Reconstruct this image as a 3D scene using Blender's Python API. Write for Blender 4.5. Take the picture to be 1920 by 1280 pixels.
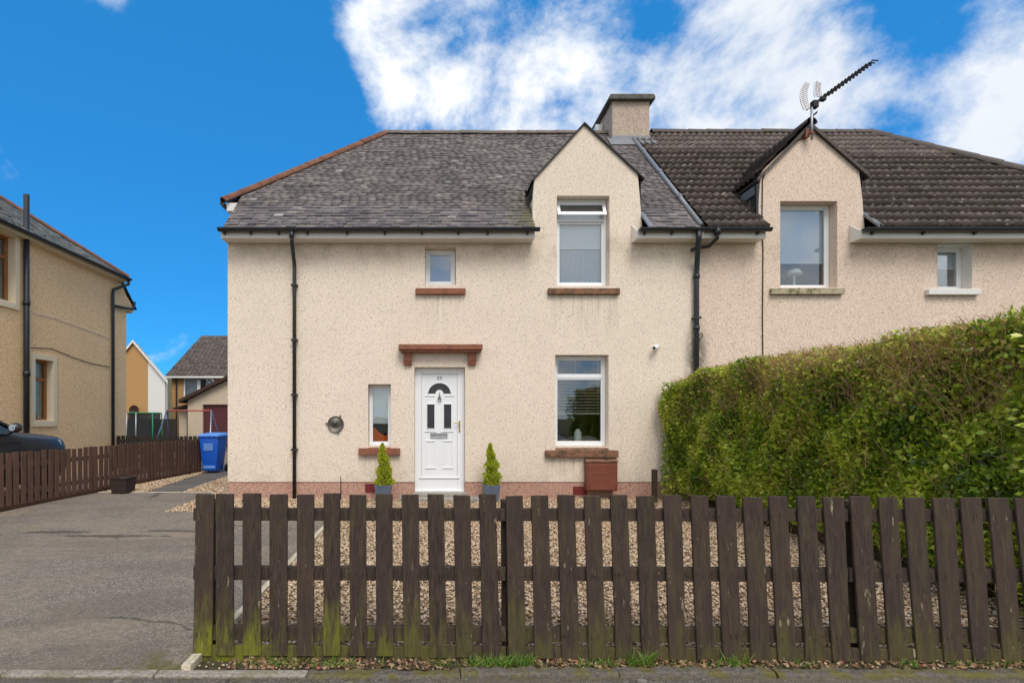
import bpy, bmesh, math, random
import numpy as np
from mathutils import Vector, Matrix
random.seed(7); rng = np.random.default_rng(11)
for o in list(bpy.data.objects): bpy.data.objects.remove(o)
scene = bpy.context.scene
C = scene.collection
R = math.radians
# ------------------------------------------------------------------ camera
EYE = 1.48
cam_d = bpy.data.cameras.new('camera'); cam = bpy.data.objects.new('camera', cam_d); C.objects.link(cam)
cam.location = (0, 0, EYE); cam.rotation_euler = (R(90), 0, 0)
cam_d.sensor_fit = 'HORIZONTAL'; cam_d.sensor_width = 36; cam_d.lens = 18.75
cam_d.shift_x = 150/1920; cam_d.shift_y = 143/1920
cam_d.clip_start = 0.05; cam_d.clip_end = 3000
scene.camera = cam
# ------------------------------------------------------------------ sky and sun
SUN_EL, SUN_AZ = 54, 168      # azimuth of the sun, clockwise from +Y: behind the camera
scene.view_settings.view_transform = 'Standard'; scene.view_settings.look = 'None'
scene.view_settings.gamma = 1; scene.view_settings.use_curve_mapping = False
scene.view_settings.exposure = 1.02
scene.cycles.max_bounces = 6; scene.cycles.diffuse_bounces = 4; scene.cycles.glossy_bounces = 3; scene.cycles.transparent_max_bounces = 12
def sdir(px, py):
    return Vector(((px-810)/1000, 1, (783-py)/1000)).normalized()
class G:
    def __init__(s, nt): s.nt = nt
    def n(s, t, ins=None, **props):
        nd = s.nt.nodes.new('ShaderNode'+t)
        for k, v in props.items(): setattr(nd, k, v)
        for k, v in (ins or {}).items():
            sock = nd.inputs[k]
            if isinstance(v, bpy.types.NodeSocket): s.nt.links.new(v, sock)
            elif isinstance(v, bpy.types.Node): s.nt.links.new(v.outputs[0], sock)
            else: sock.default_value = v
        return nd
    def ramp(s, fac, stops, interp='LINEAR'):
        nd = s.n('ValToRGB', {0: fac}); cr = nd.color_ramp; cr.interpolation = interp
        while len(cr.elements) > 1: cr.elements.remove(cr.elements[-1])
        for i, (p, c) in enumerate(stops):
            e = cr.elements[0] if i == 0 else cr.elements.new(p)
            e.position = p; e.color = (c if len(c) == 4 else (*c, 1)) if not isinstance(c, (int, float)) else (c, c, c, 1)
        return nd.outputs[0]
    def math(s, op, a, b=0.0, clamp=False):
        return s.n('Math', {0: a, 1: b}, operation=op, use_clamp=clamp).outputs[0]
    def mix(s, fac, a, b, blend='MIX'):
        nd = s.n('Mix', None, data_type='RGBA', blend_type=blend)
        for i, v in ((0, fac), (6, a), (7, b)):
            if isinstance(v, bpy.types.NodeSocket): s.nt.links.new(v, nd.inputs[i])
            else: nd.inputs[i].default_value = v if isinstance(v, (int, float)) else (*v[:3], 1)
        return nd.outputs[2]
    def maprange(s, v, a, b, c=0.0, d=1.0, kind='SMOOTHSTEP'):
        return s.n('MapRange', {0: v, 1: a, 2: b, 3: c, 4: d}, interpolation_type=kind).outputs[0]
    def noise(s, vec, scale, detail=3, rough=.55, dist=0.0):
        return s.n('TexNoise', {'Vector': vec, 'Scale': scale, 'Detail': detail, 'Roughness': rough, 'Distortion': dist}).outputs[0]
world = bpy.data.worlds.new('World'); scene.world = world; world.use_nodes = True
wn = world.node_tree; wn.nodes.clear(); g = G(wn)
tc = g.n('TexCoord').outputs['Generated']
sky = g.n('TexSky', sky_type='NISHITA', sun_disc=False, sun_elevation=R(SUN_EL), sun_rotation=R(SUN_AZ), altitude=100, air_density=1.0, dust_density=0.3, ozone_density=2.5)
skyc = g.mix(.6, g.mix(1.0, sky.outputs[0], (.15, .70, 1.12), 'MULTIPLY'), (.16, 1.68, 4.2))
sep = g.n('SeparateXYZ', {0: tc})
sq = g.n('VectorMath', {0: tc, 1: (1.0, 1.0, 1.25)}, operation='MULTIPLY').outputs[0]
n1 = g.noise(sq, 4.6, 10, .62, .15)
bias = None
for px, py, r, k in ((680, 15, .16, .34), (760, 60, .15, .26), (900, 20, .28, .24), (790, 150, .14, .22), (930, 170, .22, .22), (1100, 60, .22, .24), (1090, 210, .15, .2), (1220, 200, .12, .2), (1440, 40, .28, .30),
                     (1370, 160, .26, .30), (1480, 215, .22, .28), (1610, 205, .12, .18), (1925, 170, .19, .38), (1810, 275, .13, .26), (1880, 20, .15, .26), (212, 10, .10, .36), (300, 635, .09, .12),
                     (1270, 90, .08, -.10), (1710, 120, .15, -.26), (1730, 10, .08, -.16), (380, 260, .42, -.25)):
    d = g.n('VectorMath', {0: tc, 1: sdir(px, py)}, operation='DISTANCE').outputs['Value']
    b = g.maprange(d, 0.0, r, k, 0.0)
    bias = b if bias is None else g.math('ADD', bias, b)
back = g.maprange(sep.outputs[1], -.15, .5, .52, -.05)        # the cloud deck closes overhead and on the side away from the house
bias = g.math('MINIMUM', g.math('ADD', bias, back), .5)
dens = g.math('ADD', g.math('MULTIPLY', g.math('SUBTRACT', n1, .5), 1.7), g.math('ADD', bias, .5))
fac = g.maprange(dens, .61, 1.03)
n2 = g.noise(sq, 2.4, 5, .55)
cloudc = g.mix(g.maprange(n2, .38, .62), (5.0, 5.3, 5.7), (6.9, 6.9, 6.85))
final = g.mix(fac, skyc, cloudc)
bg = g.n('Background', {'Color': final, 'Strength': .085})
wo = g.n('OutputWorld', {'Surface': bg.outputs[0]})
sun_d = bpy.data.lights.new('sun', 'SUN'); sun_d.energy = 1.25; sun_d.angle = R(28); sun_d.color = (1, .955, .89)
sun = bpy.data.objects.new('sun', sun_d); C.objects.link(sun)
sv = Vector((math.sin(R(SUN_AZ))*math.cos(R(SUN_EL)), math.cos(R(SUN_AZ))*math.cos(R(SUN_EL)), math.sin(R(SUN_EL))))
sun.rotation_euler = sv.to_track_quat('Z', 'Y').to_euler(); sun.location = sv*40

# ------------------------------------------------------------------ helpers
F = 9.8                                                     # the house fronts stand at Y = F
def PX(px, Y=F): return (px-810)/1000*Y
def PZ(py, Y=F): return EYE-(py-783)/1000*Y
WL = {}
def tag(o, label=None, cat=None, group=None, kind=None):
    if label: o['label'] = label
    if cat: o['category'] = cat
    if group: o['group'] = group
    if kind: o['kind'] = kind
    return o
def thing(name, label, cat, loc=(0, 0, 0), group=None):
    o = bpy.data.objects.new(name, None); C.objects.link(o); o.location = loc; o.empty_display_size = .2
    WL[o] = Vector(loc); return tag(o, label, cat, group)
class MB:
    def __init__(s): s.v = []; s.f = []
    def add(s, vs, fs):
        b = len(s.v); s.v += [tuple(v) for v in vs]; s.f += [tuple(b+i for i in f) for f in fs]; return s
    def box(s, x0, x1, y0, y1, z0, z1):
        return s.add([(x0,y0,z0),(x1,y0,z0),(x1,y1,z0),(x0,y1,z0),(x0,y0,z1),(x1,y0,z1),(x1,y1,z1),(x0,y1,z1)],
                     [(0,3,2,1),(4,5,6,7),(0,1,5,4),(1,2,6,5),(2,3,7,6),(3,0,4,7)])
    def hexa(s, bot, top):
        return s.add(list(bot)+list(top), [(0,3,2,1),(4,5,6,7),(0,1,5,4),(1,2,6,5),(2,3,7,6),(3,0,4,7)])
    def prism(s, poly, a0, a1, axis='y'):
        n = len(poly)
        def p(u, w, a): return (u, a, w) if axis == 'y' else (a, u, w) if axis == 'x' else (u, w, a)
        vs = [p(u, w, a0) for u, w in poly]+[p(u, w, a1) for u, w in poly]
        return s.add(vs, [tuple(range(n)), tuple(range(2*n-1, n-1, -1))]+[(i, i+n, (i+1) % n+n, (i+1) % n) for i in range(n)])
    def ring(s, x0, x1, z0, z1, t, y0, y1, tb=None, tt=None):      # rectangular frame in the XZ plane
        tb = t if tb is None else tb; tt = t if tt is None else tt
        s.box(x0, x0+t, y0, y1, z0, z1); s.box(x1-t, x1, y0, y1, z0, z1)
        s.box(x0+t, x1-t, y0, y1, z0, z0+tb); s.box(x0+t, x1-t, y0, y1, z1-tt, z1); return s
    def tube(s, path, r, n=8, caps=True):
        pts = [Vector(p) for p in path]; rings = []
        rs = r if isinstance(r, (list, tuple)) else [r]*len(pts)
        up = None
        for i, p in enumerate(pts):
            d = (pts[min(i+1, len(pts)-1)]-pts[max(i-1, 0)]).normalized()
            if up is None: up = d.orthogonal().normalized()
            up = (up-d*up.dot(d)); up = up.normalized() if up.length > 1e-6 else d.orthogonal().normalized()
            w = d.cross(up)
            rings.append([p+(up*math.cos(a)+w*math.sin(a))*rs[i] for a in (2*math.pi*k/n for k in range(n))])
        vs = [v for rg in rings for v in rg]; fs = []
        for i in range(len(rings)-1):
            for k in range(n): fs.append((i*n+k, i*n+(k+1) % n, (i+1)*n+(k+1) % n, (i+1)*n+k))
        if caps: fs += [tuple(range(n-1, -1, -1)), tuple((len(rings)-1)*n+k for k in range(n))]
        return s.add(vs, fs)
    def lathe(s, prof, c, axis='z', n=20):
        vs = []; fs = []; m = len(prof)
        for k in range(n):
            a = 2*math.pi*k/n
            for r, h in prof:
                x, y = r*math.cos(a), r*math.sin(a)
                vs.append((c[0]+x, c[1]+y, c[2]+h) if axis == 'z' else (c[0]+x, c[1]+h, c[2]+y) if axis == 'y' else (c[0]+h, c[1]+x, c[2]+y))
        for k in range(n):
            for i in range(m-1): fs.append((k*m+i, ((k+1) % n)*m+i, ((k+1) % n)*m+i+1, k*m+i+1))
        return s.add(vs, fs)
    def build(s, name, material, parent=None, bevel=0, smooth=False, seg=2):
        w = WL.get(parent, Vector((0, 0, 0)))
        me = bpy.data.meshes.new(name); me.from_pydata([(x-w.x, y-w.y, z-w.z) for x, y, z in s.v], [], s.f)
        bm = bmesh.new(); bm.from_mesh(me); bmesh.ops.recalc_face_normals(bm, faces=bm.faces); bm.to_mesh(me); bm.free()
        return finish(name, me, material, parent, bevel, smooth, seg)
def finish(name, me, material, parent=None, bevel=0, smooth=False, seg=2):
    o = bpy.data.objects.new(name, me); C.objects.link(o)
    if material: me.materials.append(material)
    if parent is not None: o.parent = parent; WL[o] = WL[parent]
    else: WL[o] = Vector((0, 0, 0))
    if bevel:
        b = o.modifiers.new('bevel', 'BEVEL'); b.width = bevel; b.segments = seg; b.limit_method = 'ANGLE'; b.angle_limit = R(40)
    if smooth: me.polygons.foreach_set('use_smooth', [True]*len(me.polygons))
    return o
def big_mesh(name, V, T, material, parent=None, attrs=None, smooth=False):
    w = WL.get(parent, Vector((0, 0, 0)))
    V = np.asarray(V, np.float32)-np.array(w, np.float32); T = np.asarray(T, np.int32); k = T.shape[1]
    me = bpy.data.meshes.new(name)
    me.vertices.add(len(V)); me.vertices.foreach_set('co', V.ravel())
    me.loops.add(T.size); me.loops.foreach_set('vertex_index', T.ravel())
    me.polygons.add(len(T)); me.polygons.foreach_set('loop_start', np.arange(0, T.size, k, dtype=np.int32))
    me.polygons.foreach_set('loop_total', np.full(len(T), k, np.int32))
    for an, av in (attrs or {}).items():
        a = me.attributes.new(an, 'FLOAT', 'POINT'); a.data.foreach_set('value', np.asarray(av, np.float32))
    me.update(calc_edges=True); me.validate()
    return finish(name, me, material, parent, 0, smooth)
def wall_slab(outline, holes, a0, a1, axis='y'):
    bm = bmesh.new()
    def p(u, w, a): return (u, a, w) if axis == 'y' else (a, u, w)
    loops = [outline]+holes; fr = []; edges = []
    for lp in loops:
        vs = [bm.verts.new(p(u, w, a0)) for u, w in lp]; fr.append(vs)
        for i in range(len(vs)): edges.append(bm.edges.new((vs[i], vs[(i+1) % len(vs)])))
    bmesh.ops.triangle_fill(bm, use_beauty=True, use_dissolve=False, edges=edges)
    front = list(bm.faces); mp = {}
    for lp, vs in zip(loops, fr):
        for (u, w), v in zip(lp, vs): mp[v] = bm.verts.new(p(u, w, a1))
    for f in front: bm.faces.new([mp[v] for v in reversed(f.verts)])
    for vs in fr:
        for i in range(len(vs)):
            a, b = vs[i], vs[(i+1) % len(vs)]; bm.faces.new((a, b, mp[b], mp[a]))
    bmesh.ops.recalc_face_normals(bm, faces=bm.faces)
    mb = MB(); bm.verts.index_update()
    mb.v = [tuple(v.co) for v in bm.verts]; mb.f = [tuple(v.index for v in f.verts) for f in bm.faces]; bm.free(); return mb
def rect(x0, x1, z0, z1): return [(x0, z0), (x1, z0), (x1, z1), (x0, z1)]

# ------------------------------------------------------------------ materials
MATS = {}
def material(name):
    m = bpy.data.materials.new(name); m.use_nodes = True; MATS[name] = m
    gg = G(m.node_tree); gg.b = m.node_tree.nodes['Principled BSDF']; gg.out = m.node_tree.nodes['Material Output']
    gg.pos = gg.n('NewGeometry').outputs['Position']; gg.m = m
    return gg
def setp(gg, color=None, rough=None, spec=None, metal=None, bump=None, bstr=.3, bdist=.01, coat=None):
    b = gg.b
    for k, v in (('Base Color', color), ('Roughness', rough), ('Specular IOR Level', spec), ('Metallic', metal), ('Coat Weight', coat)):
        if v is None: continue
        if isinstance(v, bpy.types.NodeSocket): gg.nt.links.new(v, b.inputs[k])
        else: b.inputs[k].default_value = (*v[:3], 1) if k == 'Base Color' else v
    if bump is not None:
        nb = gg.n('Bump', {'Height': bump, 'Strength': bstr, 'Distance': bdist}); gg.nt.links.new(nb.outputs[0], b.inputs['Normal'])
    return gg.m
def sepxyz(gg): return gg.n('SeparateXYZ', {0: gg.pos}).outputs
def scaled(gg, x, y, z): return gg.n('VectorMath', {0: gg.pos, 1: (x, y, z)}, operation='MULTIPLY').outputs[0]
def plain(name, col, rough=.5, spec=.4, metal=0, var=.12, scale=14, bump=0, coat=0):
    gg = material(name); n = gg.noise(gg.pos, scale, 4, .6)
    c = gg.mix(n, [x*(1-var*1.6) for x in col], [min(1, x*(1+var*1.6)) for x in col])
    r = gg.maprange(gg.noise(gg.pos, scale*.4, 3), .2, .8, max(0, rough-.1), min(1, rough+.1), 'LINEAR')
    return setp(gg, c, r, spec, metal, n if bump else None, bump or .1, .01, coat)
def harl(name, light, mid, dark, stain=None, speck=.5, sc=48):
    gg = material(name)
    n1 = gg.noise(gg.pos, sc, 3, .75)
    vor = gg.n('TexVoronoi', {'Vector': gg.pos, 'Scale': sc*1.45}); rv = gg.n('SeparateColor', {0: vor.outputs['Color']}).outputs[0]
    c = gg.ramp(n1, [(.28, dark), (.43, mid), (.55, light), (.75, [min(1, x*1.12) for x in light])])
    c = gg.mix(gg.maprange(rv, .86, .95, 0, speck), c, [x*.55 for x in dark])
    c = gg.mix(gg.maprange(rv, .16, .06, 0, .45), c, [min(1, x*1.18) for x in light])
    big = gg.noise(gg.pos, .9, 5, .6)
    c = gg.mix(gg.maprange(big, .35, .7, 0, .22), c, [a*.86 for a in mid])
    st = gg.noise(scaled(gg, 5, 5, .45), 1, 4, .6)
    c = gg.mix(gg.maprange(st, .55, .78, 0, .16), c, [a*.7 for a in mid])
    if stain: c = stain(gg, c)
    return setp(gg, c, .93, .2, bump=n1, bstr=.55, bdist=.012)
def pipe_stain(gg, c):                # damp black staining on the harl either side of the shared downpipe, and a patchy brown band under the eaves
    x, y, z = sepxyz(gg)
    dx = gg.math('ABSOLUTE', gg.math('SUBTRACT', x, 4.86))
    nn = gg.noise(gg.pos, 22, 4, .7); n3 = gg.noise(gg.pos, 3, 3, .6)
    band = gg.math('MULTIPLY', gg.maprange(dx, .05, .3, 1, 0), gg.math('MULTIPLY', gg.maprange(z, 1.9, 2.5), gg.maprange(z, 3.3, 2.7)))
    m = gg.math('MULTIPLY', band, gg.maprange(gg.math('ADD', gg.math('MULTIPLY', nn, .6), gg.math('MULTIPLY', n3, .4)), .36, .56))
    c = gg.mix(gg.math('MULTIPLY', m, .8), c, (.07, .065, .06))
    band2 = gg.math('MULTIPLY', gg.maprange(dx, .02, .16, 1, 0), gg.maprange(z, 4.6, 1.0))
    c = gg.mix(gg.math('MULTIPLY', gg.math('MULTIPLY', band2, nn), .5), c, (.22, .2, .1))
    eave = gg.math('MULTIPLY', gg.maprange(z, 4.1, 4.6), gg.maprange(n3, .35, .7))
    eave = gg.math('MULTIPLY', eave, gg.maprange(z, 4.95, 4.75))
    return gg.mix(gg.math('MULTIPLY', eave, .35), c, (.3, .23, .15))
def wall_stain(gg, c):                # faint rain streaks below the ends of the sills and the canopy
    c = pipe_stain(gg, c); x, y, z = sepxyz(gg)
    st = gg.noise(scaled(gg, 26, 1, 1.1), 1, 4, .65); tot = None
    for xa, xb, zt, ln in ((PX(779), PX(873), PZ(551), .7), (PX(1028), PX(1163), PZ(551), 1.0), (PX(672), PX(750), PZ(853), .45), (PX(1023), PX(1160), PZ(857), .5)):
        m = gg.math('MULTIPLY', gg.math('MULTIPLY', gg.maprange(x, xa-.03, xa+.05), gg.maprange(x, xb+.03, xb-.05)), gg.math('MULTIPLY', gg.maprange(z, zt-ln, zt), gg.maprange(z, zt+.03, zt)))
        tot = m if tot is None else gg.math('MAXIMUM', tot, m)
    c = gg.mix(gg.math('MULTIPLY', tot, gg.maprange(st, .42, .7, .04, .42)), c, (.30, .24, .175))
    low = gg.math('MULTIPLY', gg.maprange(z, .95, .3), gg.maprange(gg.noise(gg.pos, 4, 4, .7), .35, .7, 0, .3))
    return gg.mix(low, c, (.42, .35, .25))
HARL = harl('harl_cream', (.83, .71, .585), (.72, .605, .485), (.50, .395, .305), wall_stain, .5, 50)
HARLN = harl('harl_pink', (.78, .63, .51), (.66, .51, .405), (.46, .34, .26), pipe_stain, .6, 52)
HARLL = harl('harl_tan', (.90, .64, .37), (.78, .52, .285), (.44, .27, .13), None, .6, 36)
HARLC = harl('harl_chimney', (.56, .45, .36), (.43, .33, .265), (.22, .17, .13), None, .7)
PLINTH = harl('harl_plinth', (.52, .32, .245), (.43, .235, .18), (.28, .175, .13), None, .6, 36)
RENDERW = plain('white_render', (.72, .70, .66), .9, .2, bump=.3, scale=30)
GARAGEW = harl('harl_garage', (.62, .5, .37), (.52, .41, .3), (.34, .26, .18))
UPVC = plain('white_upvc', (.80, .81, .82), .32, .5, var=.03, scale=6)
UPVCS = plain('white_fascia', (.74, .71, .67), .45, .4, var=.08, scale=5)
REVEAL = plain('white_painted_reveal', (.72, .70, .66), .8, .2, var=.06)
CREAM = plain('cream_painted_stone', (.74, .63, .44), .7, .3, var=.06, bump=.1)
WOODF = plain('golden_oak_frame', (.27, .1, .022), .4, .5, var=.25, scale=20)
BLACKP = plain('black_plastic', (.018, .02, .024), .42, .5, var=.3, scale=8)
GREYLEAD = plain('lead', (.2, .215, .235), .55, .5, .3, .18, 9, .2)
def sill_mat(name, col, dirt, amt):
    gg = material(name); n = gg.noise(gg.pos, 9, 5, .65); n2 = gg.noise(gg.pos, 70, 2)
    c = gg.mix(gg.maprange(n2, .3, .7), [x*.8 for x in col], [x*1.2 for x in col])
    c = gg.mix(gg.maprange(n, .42, .66, 0, amt), c, dirt)
    return setp(gg, c, .85, .3, bump=n2, bstr=.25, bdist=.006)
SILL = sill_mat('red_sandstone', (.27, .105, .062), (.12, .06, .042), .5)
SILLD = sill_mat('weathered_sandstone', (.24, .12, .07), (.07, .05, .03), .85)
SILLM = sill_mat('mossy_cream_sill', (.42, .36, .24), (.10, .095, .03), .9)
CAP = sill_mat('chimney_cap_stone', (.13, .115, .1), (.04, .04, .035), .7)
STEP = sill_mat('concrete_step', (.34, .31, .27), (.17, .15, .12), .6)
def glass(name, tint=(.9, .95, 1), refl=.10, dark=0.0):
    gg = material(name); nt = gg.nt
    lw = gg.n('LayerWeight', {'Blend': .28}); fac = gg.maprange(lw.outputs['Fresnel'], 0, 1, refl, .9, 'LINEAR')
    tr = gg.n('BsdfTransparent', {'Color': (*tint, 1)}); gl = gg.n('BsdfGlossy', {'Color': (.95, .97, 1, 1), 'Roughness': .02})
    wob = gg.noise(gg.pos, 2.2, 2); bp = gg.n('Bump', {'Height': wob, 'Strength': .05, 'Distance': .03}); nt.links.new(bp.outputs[0], gl.inputs['Normal'])
    mx = gg.n('MixShader', {0: fac, 1: tr.outputs[0], 2: gl.outputs[0]}); nt.links.new(mx.outputs[0], gg.out.inputs[0]); return gg.m
GLASS = glass('window_glass', (.93, .96, .97), .075)
GLASSD = plain('leaded_dark_glass', (.035, .035, .04), .2, .5, var=.5, scale=40, bump=.2)
CARGLASS = plain('car_glass', (.02, .03, .035), .05, .6, var=.05)
BLIND = plain('white_blind', (.63, .66, .70), .8, .2, var=.03, scale=4)
BLINDG = plain('grey_blind', (.42, .46, .53), .8, .2, var=.04, scale=4)
SLATM = plain('cream_slat', (.5, .47, .36), .5, .4, var=.05)
INT = plain('dark_interior', (.09, .075, .06), .9, .1, var=.3, scale=2)
ROOFDECK = plain('roof_deck', (.05, .046, .046), .9, .1)
def slate_mat(name, src, stops, moss=0.25, white=.965, lich=(.34, .31, .24)):
    gg = material(name)
    rnd = gg.n('ObjectInfo').outputs['Random'] if src == 'obj' else gg.n('Attribute', attribute_name='rnd').outputs['Fac']
    c = gg.ramp(rnd, stops)
    n = gg.noise(gg.pos, 30, 4, .7); big = gg.noise(gg.pos, 1.1, 5, .65); mid = gg.noise(gg.pos, 7, 4, .7)
    c = gg.mix(gg.maprange(n, .3, .75, 0, .4), c, (.15, .13, .128), 'MIX')
    c = gg.mix(gg.maprange(big, .42, .68, 0, .6), c, (.05, .045, .045))
    c = gg.mix(gg.maprange(mid, .58, .72, 0, .55), c, lich)
    c = gg.mix(gg.maprange(gg.noise(gg.pos, 3.1, 3), .6, .75, 0, moss), c, (.10, .10, .025))
    x, y, z = sepxyz(gg)
    mz = gg.math('MULTIPLY', gg.maprange(x, 1.15, 1.8), gg.math('MULTIPLY', gg.maprange(x, 1.95, 1.88), gg.maprange(z, 6.3, 5.2)))
    c = gg.mix(gg.math('MULTIPLY', mz, gg.maprange(mid, .4, .58, 0, .8)), c, (.11, .105, .03))
    c = gg.mix(gg.maprange(rnd, white, white+.004, 0, .6), c, (.4, .39, .39))
    return setp(gg, c, .62, .45, bump=n, bstr=.35, bdist=.01)
SLS = [(0, (.085, .070, .068)), (.3, (.125, .103, .099)), (.55, (.155, .128, .121)), (.8, (.185, .153, .14)), (1, (.25, .215, .19))]
SLATE_O = slate_mat('slate_single', 'obj', SLS, .1, .995); SLATE_A = slate_mat('slate_field', 'attr', SLS, .1, .995)
SLATE_M = slate_mat('mossy_slate', 'attr', [(0, (.05, .05, .03)), (1, (.14, .13, .08))], .9, 2)
SLATE_L = slate_mat('lichen_slate', 'attr', [(0, (.12, .12, .1)), (1, (.26, .25, .2))], .5, 2)
TLS = [(0, (.056, .041, .036)), (.5, (.084, .063, .055)), (1, (.122, .092, .08))]
def tile_mat(name, src, stops, spots=.7):
    gg = material(name)
    rnd = gg.n('ObjectInfo').outputs['Random'] if src == 'obj' else gg.n('Attribute', attribute_name='rnd').outputs['Fac']
    c = gg.ramp(rnd, stops); n = gg.noise(gg.pos, 26, 4, .7)
    c = gg.mix(gg.maprange(n, .35, .75, 0, .6), c, (.15, .12, .105))
    c = gg.mix(gg.maprange(gg.noise(gg.pos, 9, 3, .6), .61, .68, 0, spots), c, (.40, .36, .31))
    c = gg.mix(gg.maprange(gg.noise(gg.pos, 2.3, 4), .56, .72, 0, .5), c, (.09, .08, .03))
    return setp(gg, c, .75, .35, bump=n, bstr=.35, bdist=.01)
TILE_O = tile_mat('concrete_tile_single', 'obj', TLS); TILE_A = tile_mat('concrete_tile_field', 'attr', [(p_, [v*1.25 for v in c_]) for p_, c_ in TLS])
TILE_B = tile_mat('brown_roof_tile', 'attr', [(0, (.075, .06, .055)), (1, (.13, .105, .092))], .15)
TERRA = plain('terracotta_ridge', (.185, .085, .052), .85, .25, var=.5, scale=5, bump=.3)
RIDGEG = plain('grey_ridge', (.17, .135, .115), .8, .3, var=.35, scale=5, bump=.2)
def timber(name, base, light, algae=.0, peel=.5, red=None):
    gg = material(name); x, y, z = sepxyz(gg)
    rnd = gg.n('ObjectInfo').outputs['Random']
    off = gg.n('CombineXYZ', {0: gg.math('MULTIPLY', rnd, 37), 1: gg.math('MULTIPLY', rnd, 11), 2: gg.math('MULTIPLY', rnd, 53)}).outputs[0]
    p = gg.n('VectorMath', {0: gg.pos, 1: off}, operation='ADD').outputs[0]
    grain = gg.n('VectorMath', {0: p, 1: (85, 85, 4)}, operation='MULTIPLY').outputs[0]
    n1 = gg.noise(grain, 1, 4, .65, .6); n2 = gg.noise(p, 4, 4, .6)
    streak = gg.noise(gg.n('VectorMath', {0: p, 1: (38, 38, 5.5)}, operation='MULTIPLY').outputs[0], 1, 4, .7)
    c = gg.mix(gg.maprange(n1, .3, .7), [v*.5 for v in base], [v*1.6 for v in base])
    c = gg.mix(gg.math('MULTIPLY', rnd, .6), c, [base[0]*1.5, base[1]*1.5, base[2]*1.35])
    c = gg.mix(gg.maprange(n2, .4, .7, 0, .5), c, [base[0]*.75, base[1]*.9, base[2]*.85])
    if algae:
        side = gg.maprange(x, -1.3, .6, 1.0, .28)
        h = gg.math('ADD', gg.math('ADD', gg.maprange(z, .0, .62, .21, -.26, 'LINEAR'), gg.maprange(gg.noise(gg.n('VectorMath', {0: gg.pos, 1: off}, operation='ADD').outputs[0], 1.3, 1), .35, .65, -.11, .15, 'LINEAR')), gg.noise(gg.n('VectorMath', {0: p, 1: (24, 24, 3.2)}, operation='MULTIPLY').outputs[0], 1, 4, .65))
        mk = gg.math('MULTIPLY', gg.maprange(h, .50, .84, 0, algae), side)
        mk = gg.math('MULTIPLY', mk, gg.maprange(n1, .25, .6, .45, 1.0))
        c = gg.mix(mk, c, (.15, .152, .012))
        film = gg.maprange(gg.noise(gg.n('VectorMath', {0: p, 1: (30, 30, 1.6)}, operation='MULTIPLY').outputs[0], 1, 4), .46, .70, 0, .42)
        c = gg.mix(film, c, (.075, .064, .026))
    if algae:
        for zr in (.143, .503, .866):
            zz_ = gg.math('ABSOLUTE', gg.math('SUBTRACT', z, zr)); rs = gg.maprange(gg.noise(gg.n('VectorMath', {0: p, 1: (55, 55, 16)}, operation='MULTIPLY').outputs[0], 1, 2), .56, .66)
            c = gg.mix(gg.math('MULTIPLY', gg.maprange(zz_, .03, .008), gg.math('MULTIPLY', rs, .55)), c, (.014, .009, .008))
    pk = gg.math('MULTIPLY', gg.maprange(streak, .63, .68, 0, peel), gg.maprange(gg.noise(p, 5.5, 2), .47, .62))
    c = gg.mix(pk, c, light)
    return setp(gg, c, .8, .3, bump=n1, bstr=.45, bdist=.006)
FENCE = timber('weathered_brown_fence', (.040, .0245, .0195), (.30, .24, .155), 1.0, .95)
FENCE2 = timber('red_brown_fence', (.105, .056, .04), (.22, .12, .07), .0, .45)
FENCE3 = timber('dark_back_fence', (.03, .022, .018), (.1, .08, .06), .0, .3)
def ground_mat(name, c0, c1, scale, bumps=.5, rough=.95, big=None):
    gg = material(name); n = gg.noise(gg.pos, scale, 4, .7); b = gg.noise(gg.pos, .7, 5, .6)
    c = gg.mix(gg.maprange(n, .3, .7), c0, c1)
    if big: c = gg.mix(gg.maprange(b, .4, .65, 0, .7), c, big)
    return setp(gg, c, rough, .2, bump=n, bstr=bumps, bdist=.02)
GROUND = ground_mat('rough_grass_ground', (.05, .06, .02), (.11, .1, .04), 9, big=(.09, .075, .045))
SOIL = ground_mat('soil', (.035, .027, .018), (.11, .085, .06), 38, .8, big=(.05, .055, .012))
BED = ground_mat('gravel_bed', (.1, .075, .05), (.36, .27, .18), 36, .8, big=(.2, .16, .1))
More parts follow.
